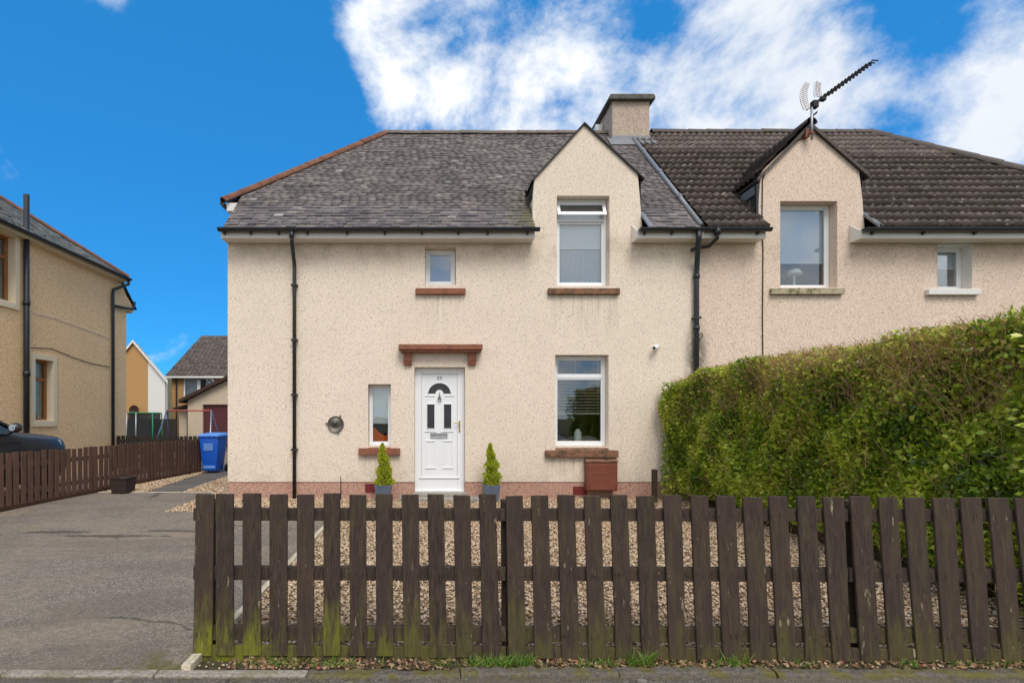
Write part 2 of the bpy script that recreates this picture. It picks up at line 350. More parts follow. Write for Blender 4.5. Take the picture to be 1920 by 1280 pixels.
def asphalt(name, base, moss=0.0):
    gg = material(name); x, y, z = sepxyz(gg)
    vor = gg.n('TexVoronoi', {'Vector': gg.pos, 'Scale': 115.0}); rv = gg.n('SeparateColor', {0: vor.outputs['Color']}).outputs[0]
    fine = gg.noise(gg.pos, 62, 3, .75)
    c = gg.ramp(gg.math('ADD', gg.math('MULTIPLY', fine, .65), gg.math('MULTIPLY', rv, .35)), [(.3, [v*.36 for v in base]), (.5, base), (.72, [v*1.9 for v in base])])
    warm = gg.noise(scaled(gg, .55, .9, 1), 1.1, 5, .6)
    c = gg.mix(gg.maprange(warm, .42, .62, 0, .55), c, [base[0]*1.45, base[1]*1.36, base[2]*1.15])
    damp = gg.noise(scaled(gg, .35, .95, 1), 1.0, 5, .6, .8)
    dm = gg.maprange(damp, .5, .62)
    c = gg.mix(gg.math('MULTIPLY', dm, .38), c, [v*.52 for v in base])
    mott = gg.noise(gg.pos, 13, 4, .7)
    c = gg.mix(gg.maprange(mott, .36, .62, .38, 0), c, [v*.55 for v in base])
    ve = gg.n('TexVoronoi', {'Vector': gg.n('VectorMath', {0: gg.pos, 1: gg.n('VectorMath', {0: gg.n('TexNoise', {'Vector': gg.pos, 'Scale': 3.0, 'Detail': 4.0}).outputs[1], 1: (.5, .5, 0)}, operation='MULTIPLY').outputs[0]}, operation='ADD').outputs[0], 'Scale': .62}, feature='DISTANCE_TO_EDGE')
    crk = gg.math('MULTIPLY', gg.maprange(ve.outputs['Distance'], .012, .002, 0, .7), gg.maprange(gg.noise(gg.pos, .8, 2), .5, .6))
    c = gg.mix(crk, c, [v*.25 for v in base])
    sp = gg.maprange(gg.noise(gg.pos, 33, 2), .69, .73)
    c = gg.mix(gg.math('MULTIPLY', sp, .6), c, (.42, .38, .32))
    # shallow puddles in three dips of the drive
    pud = None
    for (ux, uy, rx, ry) in ((-3.25, 7.02, .62, .10), (-4.05, 6.72, .75, .085), (-4.9, 6.95, .55, .10), (-2.55, 7.35, .34, .08)):
        a = gg.math('DIVIDE', gg.math('SUBTRACT', x, ux), rx); b = gg.math('DIVIDE', gg.math('SUBTRACT', y, uy), ry)
        d = gg.math('ADD', gg.math('MULTIPLY', a, a), gg.math('MULTIPLY', b, b))
        q = gg.math('ADD', d, gg.math('MULTIPLY', gg.math('SUBTRACT', gg.noise(gg.pos, 5, 4), .5), 2.2))
        q = gg.maprange(q, 1.0, .55); pud = q if pud is None else gg.math('MAXIMUM', pud, q)
    if name.startswith('drive'):
        c = gg.mix(gg.math('MULTIPLY', pud, .55), c, [v*.35 for v in base])
        rough = gg.maprange(pud, 0, 1, .93, .2, 'LINEAR')
    else: rough = .93
    if name.startswith('pave'):
        lv = gg.n('TexVoronoi', {'Vector': gg.n('VectorMath', {0: gg.pos, 1: (1, 1, 0)}, operation='MULTIPLY').outputs[0], 'Scale': 4.2, 'Randomness': 1.0}); d1_ = gg.math('ADD', lv.outputs['Distance'], gg.math('MULTIPLY', gg.noise(gg.pos, 30, 3), .12))
        c = gg.mix(gg.maprange(d1_, .185, .15, 0, .6), c, (.34, .32, .25))
    if moss:
        mm = gg.math('MULTIPLY', gg.noise(gg.pos, 6, 5, .7), 1.0)
        if name.startswith('drive'): zone = gg.math('MULTIPLY', gg.maprange(y, 3.75, 3.1, 0, 1), gg.maprange(x, -2.6, -1.5, 0, 1))
        else: zone = gg.maprange(y, 2.9, 3.12, .25, 1)
        c = gg.mix(gg.math('MULTIPLY', gg.maprange(gg.math('ADD', mm, gg.math('MULTIPLY', zone, .35)), .68, .86, 0, moss), zone), c, (.12, .105, .02))
    return setp(gg, c, rough, .35, bump=fine, bstr=1.0, bdist=.02)
DRIVE = asphalt('drive_asphalt', (.235, .194, .155), .9)
PAVE = asphalt('pavement_asphalt', (.14, .12, .10), .6)
PATHM = asphalt('path_concrete', (.15, .135, .12))
def kerb_mat(name, col, moss):
    gg = material(name); n = gg.noise(gg.pos, 45, 4, .7); m = gg.noise(gg.pos, 5, 5, .7)
    c = gg.mix(gg.maprange(n, .3, .7), [v*.65 for v in col], [v*1.25 for v in col])
    c = gg.mix(gg.maprange(m, .46, .6, 0, moss), c, (.12, .10, .012))
    return setp(gg, c, .92, .2, bump=n, bstr=.5, bdist=.01)
KERBL = kerb_mat('pale_kerb', (.30, .265, .22), .35); KERBD = kerb_mat('mossy_kerb', (.12, .105, .088), .7); EDGEM = kerb_mat('cream_edging', (.56, .49, .37), .3)
def pebble_mat():
    gg = material('pebbles'); r = gg.n('Attribute', attribute_name='rnd').outputs['Fac']
    c = gg.ramp(r, [(0, (.15, .10, .07)), (.12, (.27, .18, .115)), (.3, (.43, .31, .20)), (.5, (.56, .43, .29)), (.7, (.63, .52, .39)), (.86, (.50, .35, .26)), (.95, (.70, .63, .53)), (1, (.3, .25, .21))])
    c = gg.mix(gg.maprange(gg.noise(gg.pos, 90, 3), .4, .7, 0, .4), c, (.36, .265, .17))
    c = gg.mix(.35, c, (1, .86, .66), 'MULTIPLY')
    c = gg.mix(gg.maprange(gg.noise(gg.pos, 2.2, 4, .65), .60, .76, 0, .5), c, (.17, .14, .03))
    return setp(gg, c, .75, .35)
PEB = pebble_mat()
def leaf_mat(name, stops, rough=.42, trans=.25):
    gg = material(name); r = gg.n('Attribute', attribute_name='rnd').outputs['Fac']
    c = gg.ramp(r, stops); setp(gg, c, rough, .5)
    tl = gg.n('BsdfTranslucent', {'Color': gg.mix(.5, c, (.25, .35, .03))}); mx = gg.n('MixShader', {0: trans, 1: gg.b.outputs[0], 2: tl.outputs[0]})
    gg.nt.links.new(mx.outputs[0], gg.out.inputs[0]); return gg.m
LEAF = leaf_mat('privet_leaf', [(0, (.04, .085, .015)), (.2, (.13, .22, .024)), (.42, (.29, .41, .034)), (.62, (.52, .61, .05)), (.74, (.68, .71, .11)), (.82, (.60, .48, .11)), (.92, (.56, .36, .13)), (1, (.42, .25, .10))], .38, .35)
CONIF = leaf_mat('golden_conifer', [(0, (.07, .13, .01)), (.35, (.21, .31, .015)), (.7, (.44, .50, .02)), (1, (.66, .62, .04))], .6)
GRASS = leaf_mat('grass_blade', [(0, (.05, .13, .012)), (.5, (.12, .25, .02)), (.8, (.22, .3, .06)), (1, (.42, .36, .17))], .55)
DEAD = leaf_mat('dead_leaf', [(0, (.09, .05, .025)), (.5, (.24, .14, .07)), (.8, (.38, .26, .15)), (1, (.3, .09, .06))], .8, .1)
TWIG = plain('hedge_twig', (.42, .27, .14), .85, .2, var=.4, scale=12)
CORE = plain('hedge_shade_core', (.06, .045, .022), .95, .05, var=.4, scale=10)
RUST = plain('rust_brown_paint', (.19, .058, .034), .55, .4, var=.22, scale=7, bump=.15)
BRICKV = plain('red_air_brick', (.22, .035, .035), .7, .3, var=.3, scale=30)
POTM = plain('blue_grey_pot', (.115, .14, .19), .5, .4, var=.12)
BRASS = plain('brass', (.55, .38, .10), .3, .5, .9, .2)
CHROME = plain('satin_metal', (.45, .45, .46), .35, .5, .8, .1)
IRON = plain('old_cast_metal', (.14, .125, .105), .5, .5, .6, .35, 30, .4)
BLUEB = plain('blue_bin_plastic', (.006, .10, .56), .42, .5, var=.12, scale=5)
BLUEL = plain('pale_blue_lid', (.13, .3, .72), .45, .5, var=.15, scale=5)
LABELB = plain('faded_bin_label', (.12, .26, .60), .5, .3, var=.05)
RUBBER = plain('black_rubber', (.015, .015, .016), .75, .2)
CARP = plain('black_car_paint', (.022, .021, .02), .3, .4, var=.1, coat=.3)
LAMPG = plain('car_lamp_glass', (.35, .4, .44), .1, .6, var=.05)
ORANGE = plain('orange_cloth', (.85, .13, .012), .8, .2, var=.15)
NAVY = plain('navy_cloth', (.012, .013, .022), .85, .15, var=.3)
WHITEC = plain('white_ceramic', (.82, .85, .76), .35, .4, var=.03)
GREYC = plain('grey_cloth', (.33, .30, .29), .9, .1, var=.2, bump=.2)
BRICKY = plain('buff_brick', (.47, .265, .11), .85, .2, var=.2, scale=40, bump=.2)
MAROON = plain('maroon_door', (.095, .022, .026), .5, .4, var=.1)
DKBROWN = plain('dark_brown_wood', (.05, .024, .016), .6, .3, var=.2)
GREENM = plain('green_tube', (.02, .22, .09), .5, .4); NETM = plain('dark_net', (.022, .024, .024), .9, .1)
REDT = plain('faded_red_tube', (.42, .09, .07), .5, .4); BLUET = plain('blue_grey_tube', (.07, .09, .19), .5, .4); STEEL = plain('galvanised_tube', (.36, .38, .41), .4, .5, .6)
CABLE = plain('black_cable', (.02, .018, .018), .6, .3); WCABLE = plain('white_cable', (.78, .77, .74), .5, .3)
HILLM = ground_mat('far_hill', (.07, .075, .045), (.12, .1, .06), .12, 0)
BASKET = plain('dark_planter', (.035, .022, .018), .6, .35, var=.3, scale=40, bump=.4)

# ------------------------------------------------------------------ ground
def sheet(name, x0, x1, y0, y1, z, m, nx=1, ny=1):
    mb = MB()
    if isinstance(x0, list): mb.add([(x, y, z) for x, y in x0], [tuple(range(len(x0)))])
    else: mb.add([(x0, y0, z), (x1, y0, z), (x1, y1, z), (x0, y1, z)], [(0, 1, 2, 3)])
    o = mb.build(name, m); return tag(o, kind='structure')
sheet('ground', -1500, 1500, -1500, 1500, -.05, GROUND)
sheet('driveway', [(-6.9, 3.13), (-1.475, 3.13), (-1.475, 8.45), (-4.25, 8.5), (-4.3, 10.6), (-6.75, 10.6)], 0, 0, 0, -.006, DRIVE)
sheet('neighbouring_driveway', -9.0, -6.98, 3.13, 14.6, -.012, DRIVE)
sheet('pavement', -40, 40, 1.2, 3.05, -.008, PAVE)
sheet('road', -40, 40, -5, 1.08, -.11, PAVE)
k = MB().box(-40, 40, 1.08, 1.2, -.2, -.004).build('road_kerb', KERBL); tag(k, kind='structure')
sheet('garden_path', [(-5.72, 10.6), (-4.98, 10.6), (-5.35, 15.6), (-6.25, 15.6)], 0, 0, 0, -.007, PATHM)
sheet('gravel_bed', [(-1.40, 3.27), (4.9, 3.27), (4.9, F+.1), (-4.25, F+.1), (-4.25, 8.5), (-1.475, 8.45)], 0, 0, 0, -.02, BED)
sheet('side_gravel_bed', [(-4.98, 10.64), (-3.76, 10.64), (-3.76, 9.8), (-4.25, 9.8), (-4.25, 10.6), (-3.76, 15.6), (-5.35, 15.6)][0:2]+[(-3.76, 15.6), (-5.35, 15.6)], 0, 0, 0, -.021, BED)
sheet('fence_gravel_bed', [(-6.62, 10.64), (-5.72, 10.64), (-6.25, 15.6), (-6.4, 15.6)], 0, 0, 0, -.022, BED)
sheet('corner_gravel_bed', [(-4.3, F+.1), (-3.76, F+.1), (-3.76, 10.64), (-4.3, 10.64)], 0, 0, 0, -.023, BED)
sheet('soil_strip', -1.44, 40, 3.145, 3.27, -.012, SOIL)
sheet('back_yard', -14, 6, 15.9, 24, -.04, BED)
# pavement edging: each block its own stone
kb = thing('kerb_edging', 'low concrete edging blocks between the pavement and the drive and fence', 'kerb', (0, 3.09, 0))
x = -5.2
while x < 5.0:
    w = random.uniform(.88, .93); pale = x < -1.5
    y0 = 3.062+(0 if pale else .012*math.sin(x*2.1)); jz = random.uniform(-.004, .004)
    if pale: MB().box(x+.004, x+w-.004, y0, y0+.072, -.1, .004+jz).build('block', KERBL, kb, .008)
    else:
        N_ = 30; vs = []; fs = []
        for i_ in range(N_+1):
            xx = x+.003+(w-.006)*i_/N_; a_ = y0+random.uniform(-.008, .004); b_ = y0+.085+random.uniform(-.014, .012); zz0 = .012+jz+random.uniform(-.005, .004)
            vs += [(xx, a_-.012, -.03), (xx, a_, zz0-.008+random.uniform(-.004, .002)), (xx, a_+.016, zz0), (xx, (a_+b_)/2, zz0+random.uniform(-.004, .004)), (xx, b_-.012, zz0+random.uniform(-.004, .002)), (xx, b_, -.03)]
        for i_ in range(N_):
            for j_ in range(5): fs.append((i_*6+j_, i_*6+6+j_, i_*6+7+j_, i_*6+1+j_))
        fs += [(0, 1, 2, 3, 4, 5), tuple(N_*6+j_ for j_ in (5, 4, 3, 2, 1, 0))]
        MB().add(vs, fs).build('block', KERBD, kb)
    x += w
ed = thing('drive_edging', 'cream concrete edging boards dividing the drive from the gravel garden', 'edging', (-1.45, 5.7, 0))
y = 3.12
while y < 8.3:
    L = min(.92, 8.4-y); MB().box(-1.472+random.uniform(-.004, .004), -1.415, y+.004, y+L-.004, -.1, .03+random.uniform(-.006, .006)).build('board', EDGEM, ed, .006); y += L
ee = thing('path_edging', 'thin pale concrete edging across the far end of the drive', 'edging', (-5.3, 10.62, 0))
for a, b in ((-6.65, -5.72), (-5.715, -4.98), (-4.975, -4.3)): MB().box(a, b-.01, 10.6, 10.64, -.1, .008).build('board', EDGEM, ee, .004)
for a, b in ((6.1, 7.6), (7.62, 9.1), (9.12, 10.5)):
    pass
fe = thing('fence_edging', 'narrow pale edging along the foot of the drive side fence', 'edging', (-6.75, 7, 0))
for i in range(5):
    a = 4.9+i*1.14
    MB().hexa([(-7.02+.0+.065*(a-4.9)*.5, a, -.1), (-6.98+.065*(a-4.9)*.5, a, -.1), (-6.98+.065*(a-3.78)*.5, a+1.13, -.1), (-7.02+.065*(a-3.78)*.5, a+1.13, -.1)],
              [(-7.02+.065*(a-4.9)*.5, a, .03), (-6.98+.065*(a-4.9)*.5, a, .03), (-6.98+.065*(a-3.78)*.5, a+1.13, .03), (-7.02+.065*(a-3.78)*.5, a+1.13, .03)]).build('board', EDGEM, fe, .004)

# ------------------------------------------------------------------ pebbles (uncountable)
t = (1+5**.5)/2
ICO = np.array([(-1,t,0),(1,t,0),(-1,-t,0),(1,-t,0),(0,-1,t),(0,1,t),(0,-1,-t),(0,1,-t),(t,0,-1),(t,0,1),(-t,0,-1),(-t,0,1)], float); ICO /= np.linalg.norm(ICO[0])
ICOF = np.array([(0,11,5),(0,5,1),(0,1,7),(0,7,10),(0,10,11),(1,5,9),(5,11,4),(11,10,2),(10,7,6),(7,1,8),(3,9,4),(3,4,2),(3,2,6),(3,6,8),(3,8,9),(4,9,5),(2,4,11),(6,2,10),(8,6,7),(9,8,1)])
def rotmats(n, tilt=math.pi):
    q = rng.normal(size=(n, 4)); q /= np.linalg.norm(q, axis=1)[:, None]
    w, x, y, z = q.T
    return np.stack([np.stack([1-2*(y*y+z*z), 2*(x*y-z*w), 2*(x*z+y*w)], 1), np.stack([2*(x*y+z*w), 1-2*(x*x+z*z), 2*(y*z-x*w)], 1), np.stack([2*(x*z-y*w), 2*(y*z+x*w), 1-2*(x*x+y*y)], 1)], 1)
def pebbles(name, xy, smin, smax, z=0.0, zj=.012):
    n = len(xy); M = rotmats(n); s = rng.uniform(smin, smax, n)[:, None]*np.stack([rng.uniform(.8, 1.3, n), rng.uniform(.65, 1.0, n), rng.uniform(.5, .85, n)], 1)
    base = ICO[None]*(1+rng.uniform(-.18, .18, (n, 12, 1)))
    V = np.einsum('nij,nkj->nki', M, base*s[:, None, :])
    V[..., 2] *= .75
    V[..., 0] += xy[:, 0, None]; V[..., 1] += xy[:, 1, None]; V[..., 2] += z+rng.uniform(-zj, zj, n)[:, None]
    T = (ICOF[None]+(np.arange(n)*12)[:, None, None]).reshape(-1, 3)
    o = big_mesh(name, V.reshape(-1, 3), T, PEB, None, {'rnd': np.repeat(rng.random(n), 12)}, True); return o
def in_poly(pts, poly):
    c = np.zeros(len(pts), bool); m = len(poly)
    for i in range(m):
        (x1, y1), (x2, y2) = poly[i], poly[(i+1) % m]
        cond = ((y1 > pts[:, 1]) != (y2 > pts[:, 1])) & (pts[:, 0] < (x2-x1)*(pts[:, 1]-y1)/(y2-y1+1e-12)+x1); c ^= cond
    return c
def scatter(poly, n):
    P = np.array(poly); lo, hi = P.min(0), P.max(0); pts = rng.uniform(lo, hi, (n, 2)); return pts[in_poly(pts, poly)]
front = [(-1.41, 3.29), (4.6, 3.29), (4.6, F), (-1.41, F)]
o = pebbles('gravel', scatter(front, 74000), .009, .0195, -.004, .013); tag(o, 'loose tan and cream gravel filling the front garden', 'gravel', kind='stuff')
o = pebbles('house_gravel', scatter([(-4.25, 8.47), (-1.42, 8.47), (-1.42, F), (-4.25, F)], 5200), .012, .024, -.004); tag(o, 'strip of gravel between the drive and the house wall', 'gravel', kind='stuff')
sp = np.concatenate([scatter([(-4.96, 10.66), (-3.76, 10.66), (-3.76, 15), (-5.33, 15)], 9000), scatter([(-4.28, F), (-3.76, F), (-3.76, 10.66), (-4.28, 10.66)], 700)])
o = pebbles('side_gravel', sp, .015, .03, -.002, .02); tag(o, 'pinkish gravel heaped beside the house corner', 'gravel', kind='stuff')
o = pebbles('fence_side_gravel', scatter([(-6.6, 10.66), (-5.74, 10.66), (-6.24, 15), (-6.42, 15)], 6500), .013, .026, -.002); tag(o, 'gravel strip between the back path and the side fence', 'gravel', kind='stuff')
o = pebbles('soil_gravel', np.stack([rng.uniform(-1.4, 5.2, 520), rng.uniform(3.15, 3.29, 520)], 1), .004, .012, -.008); tag(o, 'scattered small stones in the soil under the front fence', 'gravel', kind='stuff')

# ------------------------------------------------------------------ slates and tiles
unit = bpy.data.meshes.new('slate')      # unit slate: u 0..1 wide, v 0..1 long, thickness along w
def slate_verts(j=0.0):
    return [(-.5,0,0),(.5,0,0),(.5,1,0),(-.5,1,0),(-.5,0,1),(.5,0,1),(.5,1,.25),(-.5,1,.25)]
SF = [(0,3,2,1),(4,5,6,7),(0,1,5,4),(1,2,6,5),(2,3,7,6),(3,0,4,7)]
unit.from_pydata(slate_verts(), [], SF); unit.materials.append(SLATE_O)
tile_me = bpy.data.meshes.new('roof_tile')
def tile_profile(n=16, amp=.036):
    return [(-.5+i/n, amp*(.5+.5*math.cos(4*math.pi*(i/n)+.4))) for i in range(n+1)]
tv = []; tf = []
prof = tile_profile(); m = len(prof)
for (v, dz) in ((0, .040), (1.12, .0)):
    tv += [(u, v, h+dz+.004) for u, h in prof]
tv += [(u, 0, h-.004) for u, h in prof]
for i in range(m-1):
    tf.append((i, i+1, m+i+1, m+i)); tf.append((i, 2*m+i, 2*m+i+1, i+1))
tile_me.from_pydata(tv, [], tf); tile_me.materials.append(TILE_O)
tile_me.polygons.foreach_set('use_smooth', [True]*len(tile_me.polygons))
def field(O, U, V, umax, vmax, wmean, expo, inside, length=2.0, jitter=.12, half=True, exact=False):
    """courses of pieces over a slope; returns (centre, width, course length) in slope coordinates"""
    out = []; row = 0; v = 0.0
    while v < vmax:
        u = -(.5*wmean if (row % 2 and half) else random.uniform(0, wmean) if not exact else 0)
        while u < umax:
            w = wmean*(1+random.uniform(-jitter, jitter))
            a, b = max(u, 0), min(u+w, umax)
            if b-a > .03:
                seg = inside(a, b, v+expo*.5)
                if seg and seg[1]-seg[0] > .03: out.append(((seg[0]+seg[1])/2, seg[1]-seg[0], v, row))
            u += w
        v += expo; row += 1
    return out
def place(pieces, O, U, V, expo, thick, lift, parent, mesh, name, joined_mat, joined_name, most=300, gap=.004, wv=None):
    O, U, V = Vector(O), Vector(U).normalized(), Vector(V).normalized(); W = U.cross(V)
    if W.z < 0 and abs(W.z) > .01: W = -W
    pl = WL[parent]; rot = Matrix((U, V, W)).transposed()
    vs = []; fs = []; rn = []
    pv = np.array(mesh['_v'] if '_v' in mesh else [tuple(v.co) for v in mesh.vertices]); pf = [tuple(p.vertices) for p in mesh.polygons]
    for i, (u, w, v, row) in enumerate(pieces):
        L = expo*1.75 if mesh is unit else expo
        p = O+U*(u+random.uniform(-.002, .002))+V*(v+random.uniform(-.012, .008)*(1 if mesh is unit else .25))+W*lift
        th = thick*random.uniform(.7, 1.5) if mesh is unit else 1.0
        sc = (max(w-gap, .01), L, th)
        yaw = random.uniform(-.018, .018) if mesh is unit else random.uniform(-.004, .004)
        r3 = rot.to_4x4() @ Matrix.Rotation(yaw, 4, 'Z') @ Matrix.Rotation(random.uniform(-.012, .004), 4, 'X')
        M = Matrix.Translation(p) @ r3 @ Matrix.Diagonal((*sc, 1))
        if i < most:
            o = bpy.data.objects.new(name, mesh); C.objects.link(o); o.parent = parent; o.matrix_local = Matrix.Translation(-pl) @ M
        else:
            A = np.array(M); q = pv @ A[:3, :3].T+A[:3, 3]; b = len(vs)*len(pv); vs.append(q)
            fs += [tuple(b+k for k in f) for f in pf]; rn.append(np.full(len(pv), random.random()))
    if vs:
        o = big_mesh(joined_name, np.concatenate(vs), np.array(fs), joined_mat, parent, {'rnd': np.concatenate(rn)}, mesh is not unit); tag(o, kind='stuff')
S2 = .5**.5
RY0, RZ0, RIDGEY = 9.5, 4.86, 13.1; RIDGEZ = RZ0+(RIDGEY-RY0)
REARY = 2*RIDGEY-RY0; WALLR = 16.4
SLEN = (RIDGEY-RY0)/S2
HIPY = 10.3; HIPZ = RZ0+(HIPY-RY0)
PARTY = 4.82
VERGE, HIPX, RIDGEX = -3.73, -3.98, -1.18

# ------------------------------------------------------------------ our house
house = thing('semi_detached_house', 'cream pebble-dashed semi-detached house with slate roof and white front door', 'house', (.5, F, 0))
WIN_SMALL = (PX(797), PX(855), PZ(534), PZ(463))
WIN_UP = (PX(1044), PX(1143), PZ(536), PZ(367))
WIN_NARROW = (PX(690), PX(733), PZ(836), PZ(720))
WIN_LOW = (PX(1041), PX(1141), PZ(837), PZ(665))
DOOR = (PX(777), PX(872), PZ(924), PZ(688))
GL1 = [(PX(1205), 4.86), (PX(1200), 5.5), (PX(1196), PZ(330)), (PX(1192), PZ(320)), (PX(1098), PZ(236)), (PX(1092), PZ(236)), (PX(1008), PZ(327)), (PX(1002), PZ(336)), (PX(999), 5.5), (PX(998), 4.86)]
outl = [(-3.753, .304), (DOOR[0], .304), (DOOR[0], DOOR[3]), (DOOR[1], DOOR[3]), (DOOR[1], .304), (PARTY, .304), (PARTY, 4.80), (PX(1205), 4.80)]+GL1+[(PX(998), 4.80), (-3.753, 4.80)]
wall_slab(outl, [rect(*w) for w in (WIN_SMALL, WIN_UP, WIN_NARROW, WIN_LOW)], F, F+.3).build('wall', HARL, house)
mb = MB().box(-3.74, DOOR[0], F+.014, F+.29, -.2, .303).box(DOOR[1], PARTY, F+.014, F+.29, -.2, .303); mb.build('plinth', PLINTH, house)
mb = MB().prism([(F+.3, -.2), (WALLR, -.2), (WALLR, 4.74), (15.8, 5.5), (10.4, 5.5), (F+.3, 4.74)], -3.753, -3.45, 'x'); mb.build('side_wall', HARL, house)
MB().box(-3.45, PARTY-.15, WALLR-.3, WALLR, -.2, 4.74).build('rear_wall', HARL, house)
MB().box(PARTY-.15, PARTY-.003, F+.3, WALLR, -.2, 4.74).build('party_wall', INT, house)
MB().box(-3.44, PARTY-.16, F+.31, WALLR-.31, 2.62, 2.75).build('upper_floor', INT, house)
MB().box(-3.44, PARTY-.16, F+.31, WALLR-.31, .0, .06).build('ground_floor', INT, house)
mb = MB()
def roof_z(y): return RZ0+(y-RY0) if y < RIDGEY else RIDGEZ-(y-RIDGEY)
dk = -.025
def P3(x, y, z): return (x, y, z+dk)
mb.add([P3(VERGE, RY0, RZ0), P3(PX(998), RY0, RZ0), P3(PX(998), 11.6, roof_z(11.6)), P3(PX(1205), 11.6, roof_z(11.6)), P3(PX(1205), RY0, RZ0), P3(PARTY, RY0, RZ0), P3(PARTY, RIDGEY, RIDGEZ), P3(RIDGEX, RIDGEY, RIDGEZ), P3(VERGE, HIPY, HIPZ)], [(0, 1, 2, 7, 8), (2, 3, 6, 7), (3, 4, 5, 6)])
ry = 2*RIDGEY-HIPY
mb.add([P3(RIDGEX, RIDGEY, RIDGEZ), P3(PARTY, RIDGEY, RIDGEZ), P3(PARTY, REARY, RZ0), P3(VERGE, REARY, RZ0), P3(VERGE, ry, HIPZ)], [(0, 1, 2, 3, 4)])
mb.add([P3(HIPX, HIPY, HIPZ), P3(RIDGEX, RIDGEY, RIDGEZ), P3(HIPX, ry, HIPZ), P3(VERGE, HIPY, HIPZ), P3(VERGE, ry, HIPZ)], [(0, 2, 1)])
roof = mb.build('roof', ROOFDECK, house)
O = (VERGE, RY0, RZ0); U = (1, 0, 0); V = (0, S2, S2)
UMAX = PARTY-VERGE
d0, d1 = PX(998)-VERGE, PX(1205)-VERGE
def in_ours(a, b, v):
    y = RY0+v*S2
    left = 0 if y < HIPY else (y-HIPY)*(RIDGEX-HIPX)/(RIDGEY-HIPY)+(HIPX-VERGE)+.02
    a = max(a, left, 0); b = min(b, UMAX-.03)
    if b-a < .03: return None
    z = roof_z(y)
    if z < 6.0: q0, q1 = d0, d1
    elif z < 6.8: q0, q1 = d0+.06+(z-6.0), d1-.06-(z-6.0)
    else: return (a, b)
    if a >= q0 and b <= q1: return None
    if a < q0 < b: b = q0
    if a < q1 < b: a = q1
    return (a, b) if b-a > .02 else None
pcs = field(O, U, V, UMAX, SLEN-.02, .168, .114, in_ours)
place(pcs, O, U, V, .114, .020, -.004, roof, unit, 'slate', SLATE_A, 'slates')
def half_pipe(p0, p1, r, seg_len, m, parent, name, up=Vector((0, 0, 1)), thick=.012, arc=math.pi, n=8, overlap=.02):
    p0, p1 = Vector(p0), Vector(p1); d = (p1-p0); L = d.length; d.normalize(); side = d.cross(up).normalized(); nup = side.cross(d)
    cnt = max(1, round(L/seg_len)); s = L/cnt
    for i in range(cnt):
        a = p0+d*(s*i); b = p0+d*(s*(i+1)+overlap); vs = []; fs = []
        jz = random.uniform(-.006, .006)
        for q, rr in ((a, r*1.08), (b, r)):
            for ri in (rr, rr-thick):
                for k in range(n+1):
                    an = -arc/2+arc*k/n; vs.append(q+nup*(ri*math.cos(an)+jz)+side*(ri*math.sin(an)))
        m1 = n+1
        for k in range(n):
            fs += [(k, k+1, 2*m1+k+1, 2*m1+k), (m1+k+1, m1+k, 3*m1+k, 3*m1+k+1), (k+1, k, m1+k, m1+k+1), (2*m1+k, 2*m1+k+1, 3*m1+k+1, 3*m1+k)]
        fs += [(0, 2*m1, 3*m1, m1), (n, m1+n, 3*m1+n, 2*m1+n)]
        MB().add(vs, fs).build(name, m, parent)
half_pipe((RIDGEX, RIDGEY, RIDGEZ-.05), (PARTY-.4, RIDGEY, RIDGEZ-.05), .11, .46, RIDGEG, roof, 'ridge_tile')
half_pipe((HIPX-.03, HIPY-.03, HIPZ-.04), (RIDGEX+.05, RIDGEY, RIDGEZ-.03), .10, .44, TERRA, roof, 'hip_tile', thick=.02)
half_pipe((HIPX-.03, ry+.03, HIPZ-.04), (RIDGEX+.05, RIDGEY, RIDGEZ-.03), .10, .44, TERRA, roof, 'hip_tile', thick=.02)
# half-hip eave
MB().box(HIPX+.02, HIPX+.24, HIPY-.02, ry, HIPZ-.2, HIPZ-.04).build('hip_fascia', UPVCS, house, .004)
def gutter(p0, p1, r, parent, m=BLACKP, name='gutter'):
    p0, p1 = Vector(p0), Vector(p1); d = (p1-p0).normalized(); side = d.cross(Vector((0, 0, 1))); n = 10
    mb = MB(); vs = []; fs = []
    for q in (p0, p1):
        for ri in (r, r-.006):
            for k in range(n+1):
                a = math.pi*k/n; vs.append(q+side*(ri*math.cos(a))-Vector((0, 0, 1))*(ri*math.sin(a)))
    m1 = n+1
    for k in range(n): fs += [(k, k+1, 2*m1+k+1, 2*m1+k), (m1+k+1, m1+k, 3*m1+k, 3*m1+k+1)]
    fs += [(0, 2*m1, 3*m1, m1), (n, m1+n, 3*m1+n, 2*m1+n)]
    fs += [tuple(range(n+1)), tuple(2*m1+k for k in range(n, -1, -1))]
    return mb.add(vs, fs).build(name, m, parent, smooth=False)
gutter((HIPX-.05, HIPY-.06, HIPZ-.06), (HIPX-.05, ry, HIPZ-.06), .05, house)
def eaves(x0, x1, parent, gx0, gx1, brackets, m=UPVCS, ret0=False, ret1=False):
    mb = MB().box(x0, x1, RY0+.02, RY0+.05, 4.685, 4.85); mb.box(x0, x1, RY0+.05, F-.002, 4.685, 4.71)
    mb.prism([(RY0+.05, 4.71), (F-.002, 4.71), (F-.002, 5.02), (RY0+.05, 4.83)], x0, x0+.02, 'x'); mb.prism([(RY0+.05, 4.71), (F-.002, 4.71), (F-.002, 5.02), (RY0+.05, 4.83)], x1-.02, x1, 'x')
    mb.build('fascia', m, parent)
    gutter((gx0, RY0-.055, 4.835), (gx1, RY0-.055, 4.835), .06, parent)
    for bx in brackets: MB().box(bx-.018, bx+.018, RY0-.03, RY0+.019, 4.74, 4.80).build('gutter_bracket', BLACKP, parent)
E = RY0-.055
eaves(PX(413, RY0), PX(1003, RY0), house, PX(409, E), PX(1012, E), [PX(p, E) for p in (419, 468, 521, 575, 650, 721, 791, 860, 915, 990)])
